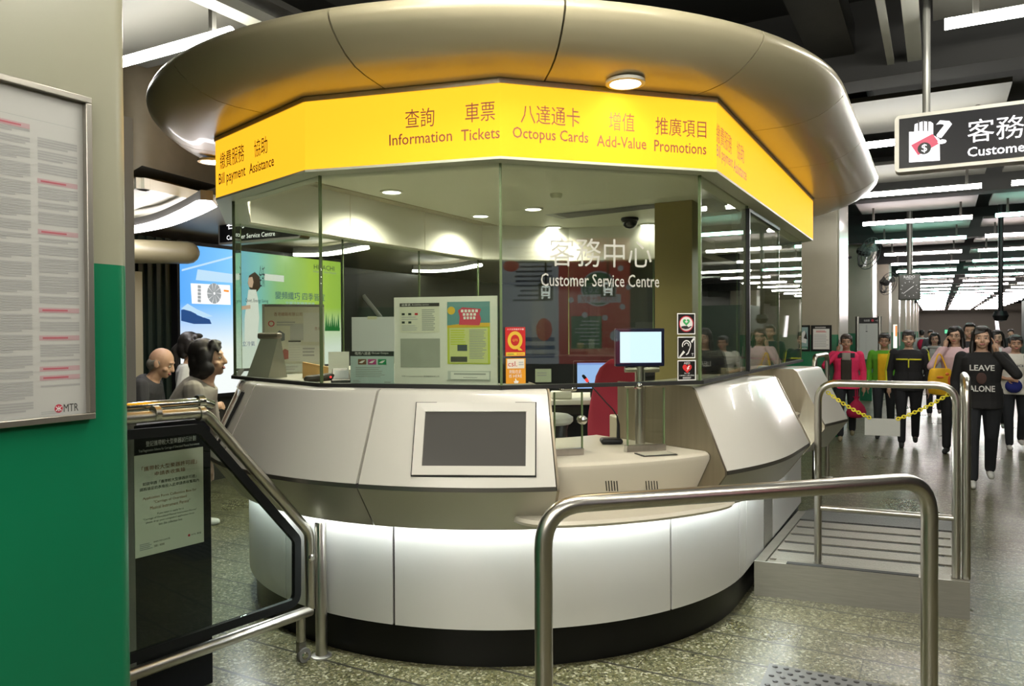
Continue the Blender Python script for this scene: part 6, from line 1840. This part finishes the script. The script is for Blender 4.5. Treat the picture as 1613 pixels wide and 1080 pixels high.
# 3 black and yellow jacket
yl = cloth('yellow jacket panel', (.62, .60, .03))
def ex(E):
    for s in (-1, 1): top_patch(E, 'yellow_band', s * .01, s * .155, 1.205, 1.225, yl, .036, k=2)
    top_patch(E, 'yellow_zip', -.008, .008, 1.10, 1.22, yl, .037, n=2); top_patch(E, 'black_yoke', -.004, .004, .82, 1.10, cloth('black zip', (.01, .01, .01)), .036, n=2)
    for s, sh_, e, w_, f in E['A']:
        E['small']('yellow_sleeve', lambda q, sh_=sh_, e=e, w_=w_, s=s: q.cap(sh_ + Vector((s * .012, -.008, .0)), e + Vector((s * .012, -.012, 0)), .062, .053, yl).cap(e + Vector((s * .012, -.012, 0)), w_ + Vector((s * .008, -.01, .03)), .052, .038, yl))
pos = floor_px(1431, 702)
person('person in a black zipped jacket with yellow sleeves and shoulder bands', pos, face_cam(pos), 1.57, 'light', ('down', 'down'), step=.09, build=1.12, top=('black jacket', (.010, .010, .012)), trousers=(.008, .009, .012), shoes=(.015, .015, .015), hair='short', extra=ex)
# 4 grey hoodie with backpack straps
def ex(E):
    E['small']('hood', lambda q: q.ringloop([[E['up']((.10 * math.cos(2 * PI * i / 18) + .03 * math.cos(2 * PI * i / 18) * math.cos(2 * PI * j / 8), .01 + (.085 + .03 * math.cos(2 * PI * j / 8)) * math.sin(2 * PI * i / 18), 1.33 + .03 * math.sin(2 * PI * j / 8))) for j in range(8)] for i in range(18)], cloth('grey hood', (.38, .38, .36))))
    top_patch(E, 'backpack_strap', .085, .115, 1.0, 1.32, black_plastic, .04, n=2); E['small']('spectacles', glasses(E))
def glasses(E):
    def g(q):
        H = E['H']
        for s in (-1, 1):
            c_ = H((s * .032, .094, .076)); q.ringloop([[c_ + (H((.021 * math.cos(2 * PI * i / 16), .0, .016 * math.sin(2 * PI * i / 16))) - H((0, 0, 0))) * (1 + .09 * math.cos(2 * PI * j / 5)) + (H((0, .0018 * math.sin(2 * PI * j / 5), 0)) - H((0, 0, 0))) for j in range(5)] for i in range(16)], black_plastic)
            q.tube([H((s * .053, .092, .08)), H((s * .08, .0, .08))], .0018, black_plastic, 5)
        q.tube([H((-.011, .096, .08)), H((.011, .096, .08))], .002, black_plastic, 5)
    return g
pos = floor_px(1472, 655)
person('person in a pale grey hooded top with a dark backpack strap, farther down the corridor', pos, face_cam(pos), 1.53, 'light', ('down', 'down'), step=.08, top=('grey hoodie', (.36, .36, .34)), trousers=(.02, .02, .025), shoes=(.45, .38, .36), hair='bob', bare_calf=False, extra=ex)
# 5 pink top with glasses, hand on cheek
pos = floor_px(1505, 712)
def ex(E): E['small']('spectacles', glasses(E))
person('person with spectacles and a pale pink top, resting a hand on the cheek', pos, face_cam(pos, -.15), 1.62, 'light', ('cheek', 'down'), step=.07, top=('pale pink top', (.58, .40, .42)), trousers=(.012, .012, .015), shoes=(.02, .02, .02), hair='long', turn=-.05, extra=ex)
q = at_y(1481, 600, pos[1] - .35)
yb = thing('shoulder_bag', 'yellow and orange bag hanging beside the pale pink top', 'bag', (q.x, q.y, q.z - .15))
fr = frame(Vector((q.x, q.y, q.z - .15)), Vector((1, 0, 0)), Vector((0, 1, 0)), Z); yb_m = mat('yellow bag cloth', (.75, .42, .01), .7, noise=.25, nscale=14)
MB().loft([[fr @ Vector((rr_ * math.cos(2 * PI * i / 18), .07 * math.sin(2 * PI * i / 18), z_)) for i in range(18)] for rr_, z_ in ((.08, -.02), (.14, .0), (.155, .09), (.15, .2), (.13, .29), (.10, .31))], yb_m).build('pouch', yb, smooth=60)
b = MB()
for k, (x_, z_, w_, h_) in enumerate(((-.09, .10, .03, .05), (.02, .06, .045, .025), (.08, .16, .02, .06), (-.03, .20, .05, .02), (.05, .24, .03, .02))): b.ell(fr @ Vector((x_, -.062, z_)), w_, .012, h_, mat('orange bag print', (.62, .13, .02), .6))
b.build('printed_motif', yb)
MB().tube(bend([fr @ Vector((-.08, 0, .30)), fr @ Vector((.0, .03, .55)), fr @ Vector((.08, 0, .30))], .06), .010, yb_m, 8).build('strap', yb)
# 6 black sweatshirt
def ex(E):
    E['text']([('LEAVE', -.005, 1.195, .215, .058), ('ALONE', -.005, .985, .225, .062)], cloth('white shirt print', (.60, .60, .58)))
    E['small']('shirt_print', lambda q: [q.ell(E['up']((.01, E['front'](0, 1.09, .034), 1.09)), .045, .008, .06, cloth('brown shirt print', (.06, .03, .025)))])
    phone(E, -1)
pos = floor_px(1546, 762)
person('person in a black sweatshirt with large white lettering, phone at the ear, white trainers', pos, face_cam(pos, .05), 1.61, 'light', ('down', 'phone'), step=.12, build=1.08, top=('black sweatshirt', (.008, .008, .009)), trousers=(.010, .011, .016), shoes=(.60, .60, .58), hair='long', voxel=.0065, extra=ex)
# 7 taller man behind
pos = at_y(1528, 514, 11.6); pos = (pos.x, pos.y, 0)
person('taller person with short hair half hidden behind the two women', pos, face_cam(pos), 1.68, 'mid', ('down', 'down'), top=('dark shirt', (.03, .03, .035)), hair='man', voxel=.010)
# 8 pink blouse farther right
pos = at_y(1571, 560, 12.0); pos = (pos.x, pos.y, 0)
def ex(E): top_patch(E, 'white_inner', -.06, .06, 1.05, 1.33, cloth('white blouse', (.62, .58, .56)), .034)
person('person with long dark hair and pale pink cardigan behind the black sweatshirt', pos, face_cam(pos), 1.57, 'light', ('bent', 'down'), top=('pink cardigan', (.60, .40, .42)), trousers=(.015, .015, .02), shoes=(.5, .5, .48), hair='long', extra=ex, voxel=.009)
# 9 white lettered T-shirt with blue bag
def ex(E):
    E['text']([('U-RICH', -.0, 1.185, .19, .032)], cloth('navy print', (.015, .015, .04)))
    top_patch(E, 'bag_strap', -.11, -.085, .86, 1.33, black_plastic, .038, n=2)
    E['small']('waist_bag', lambda q: q.ell(E['up']((.04, .17, .90)), .105, .05, .10, cloth('blue bag', (.012, .018, .16))))
pos = floor_px(1599, 706)
person('person in a white lettered T-shirt holding a round blue bag on a black strap', pos, face_cam(pos, .12), 1.50, 'tan', ('bent', 'down'), step=.09, build=1.22, top=('white T-shirt', (.60, .58, .52)), sleeves='short', trousers=(.012, .013, .022), shoes=(.58, .57, .54), hair='short', extra=ex)
# 10 distant figures
for (px, yy, hh, topc, lb, hr_, fc) in ((1452, 26, 1.6, ('white shirt', (.5, .5, .5)), 'distant person walking away with a crimson rucksack', 'man', 0), (1466, 24, 1.58, ('dark grey top', (.06, .06, .07)), 'distant person in dark clothes beside the grey hooded top', 'short', 1), (1592, 24, 1.6, ('black top', (.02, .02, .02)), 'distant person in dark clothes beyond the white T-shirt', 'short', 1)):
    pos = at_y(px, 560, yy); pos = (pos.x, pos.y, 0)
    def ex(E, fc=fc):
        if fc == 0: E['small']('rucksack', lambda q: q.ell(E['up']((0, -.17, 1.12)), .14, .09, .19, cloth('crimson rucksack', (.45, .01, .05))))
    person(lb, pos, face_cam(pos, PI if fc == 0 else 0), hh, 'light', hair=hr_, top=topc, voxel=.014, detail=False, extra=ex)

# ---- the three people left of the kiosk, looking towards it
pos = at_y(356, 570, 4.75); hx = pos
person('person with shoulder-length black hair and grey top leaning in at the kiosk', (pos.x - .44, pos.y + .02, 0), math.radians(-80), 1.64, 'light', ('hang', 'hang'), lean=.66, step=.04, top=('grey top', (.30, .28, .25)), hair='bob', voxel=.006, nod=-.38, trousers=(.02, .02, .03))
pos = at_y(264, 573, 5.9)
person('bald elderly person in a dark jacket bending forward', (pos.x - .40, pos.y, 0), math.radians(-83), 1.57, 'mid', ('hang', 'hang'), lean=.64, step=.04, top=('dark navy jacket', (.022, .022, .026)), hair='bald', hair_mat=hair_g, voxel=.0065, nod=.05, trousers=(.015, .015, .018))
pos = at_y(300, 552, 6.4)
person('person with a ponytail and pale grey T-shirt standing before the advertising panel', (pos.x, pos.y, 0), math.radians(-75), 1.585, 'light', ('bent', 'down'), step=.03, top=('pale grey T-shirt', (.40, .41, .40)), sleeves='short', hair='tail', voxel=.007, trousers=(.02, .02, .025))
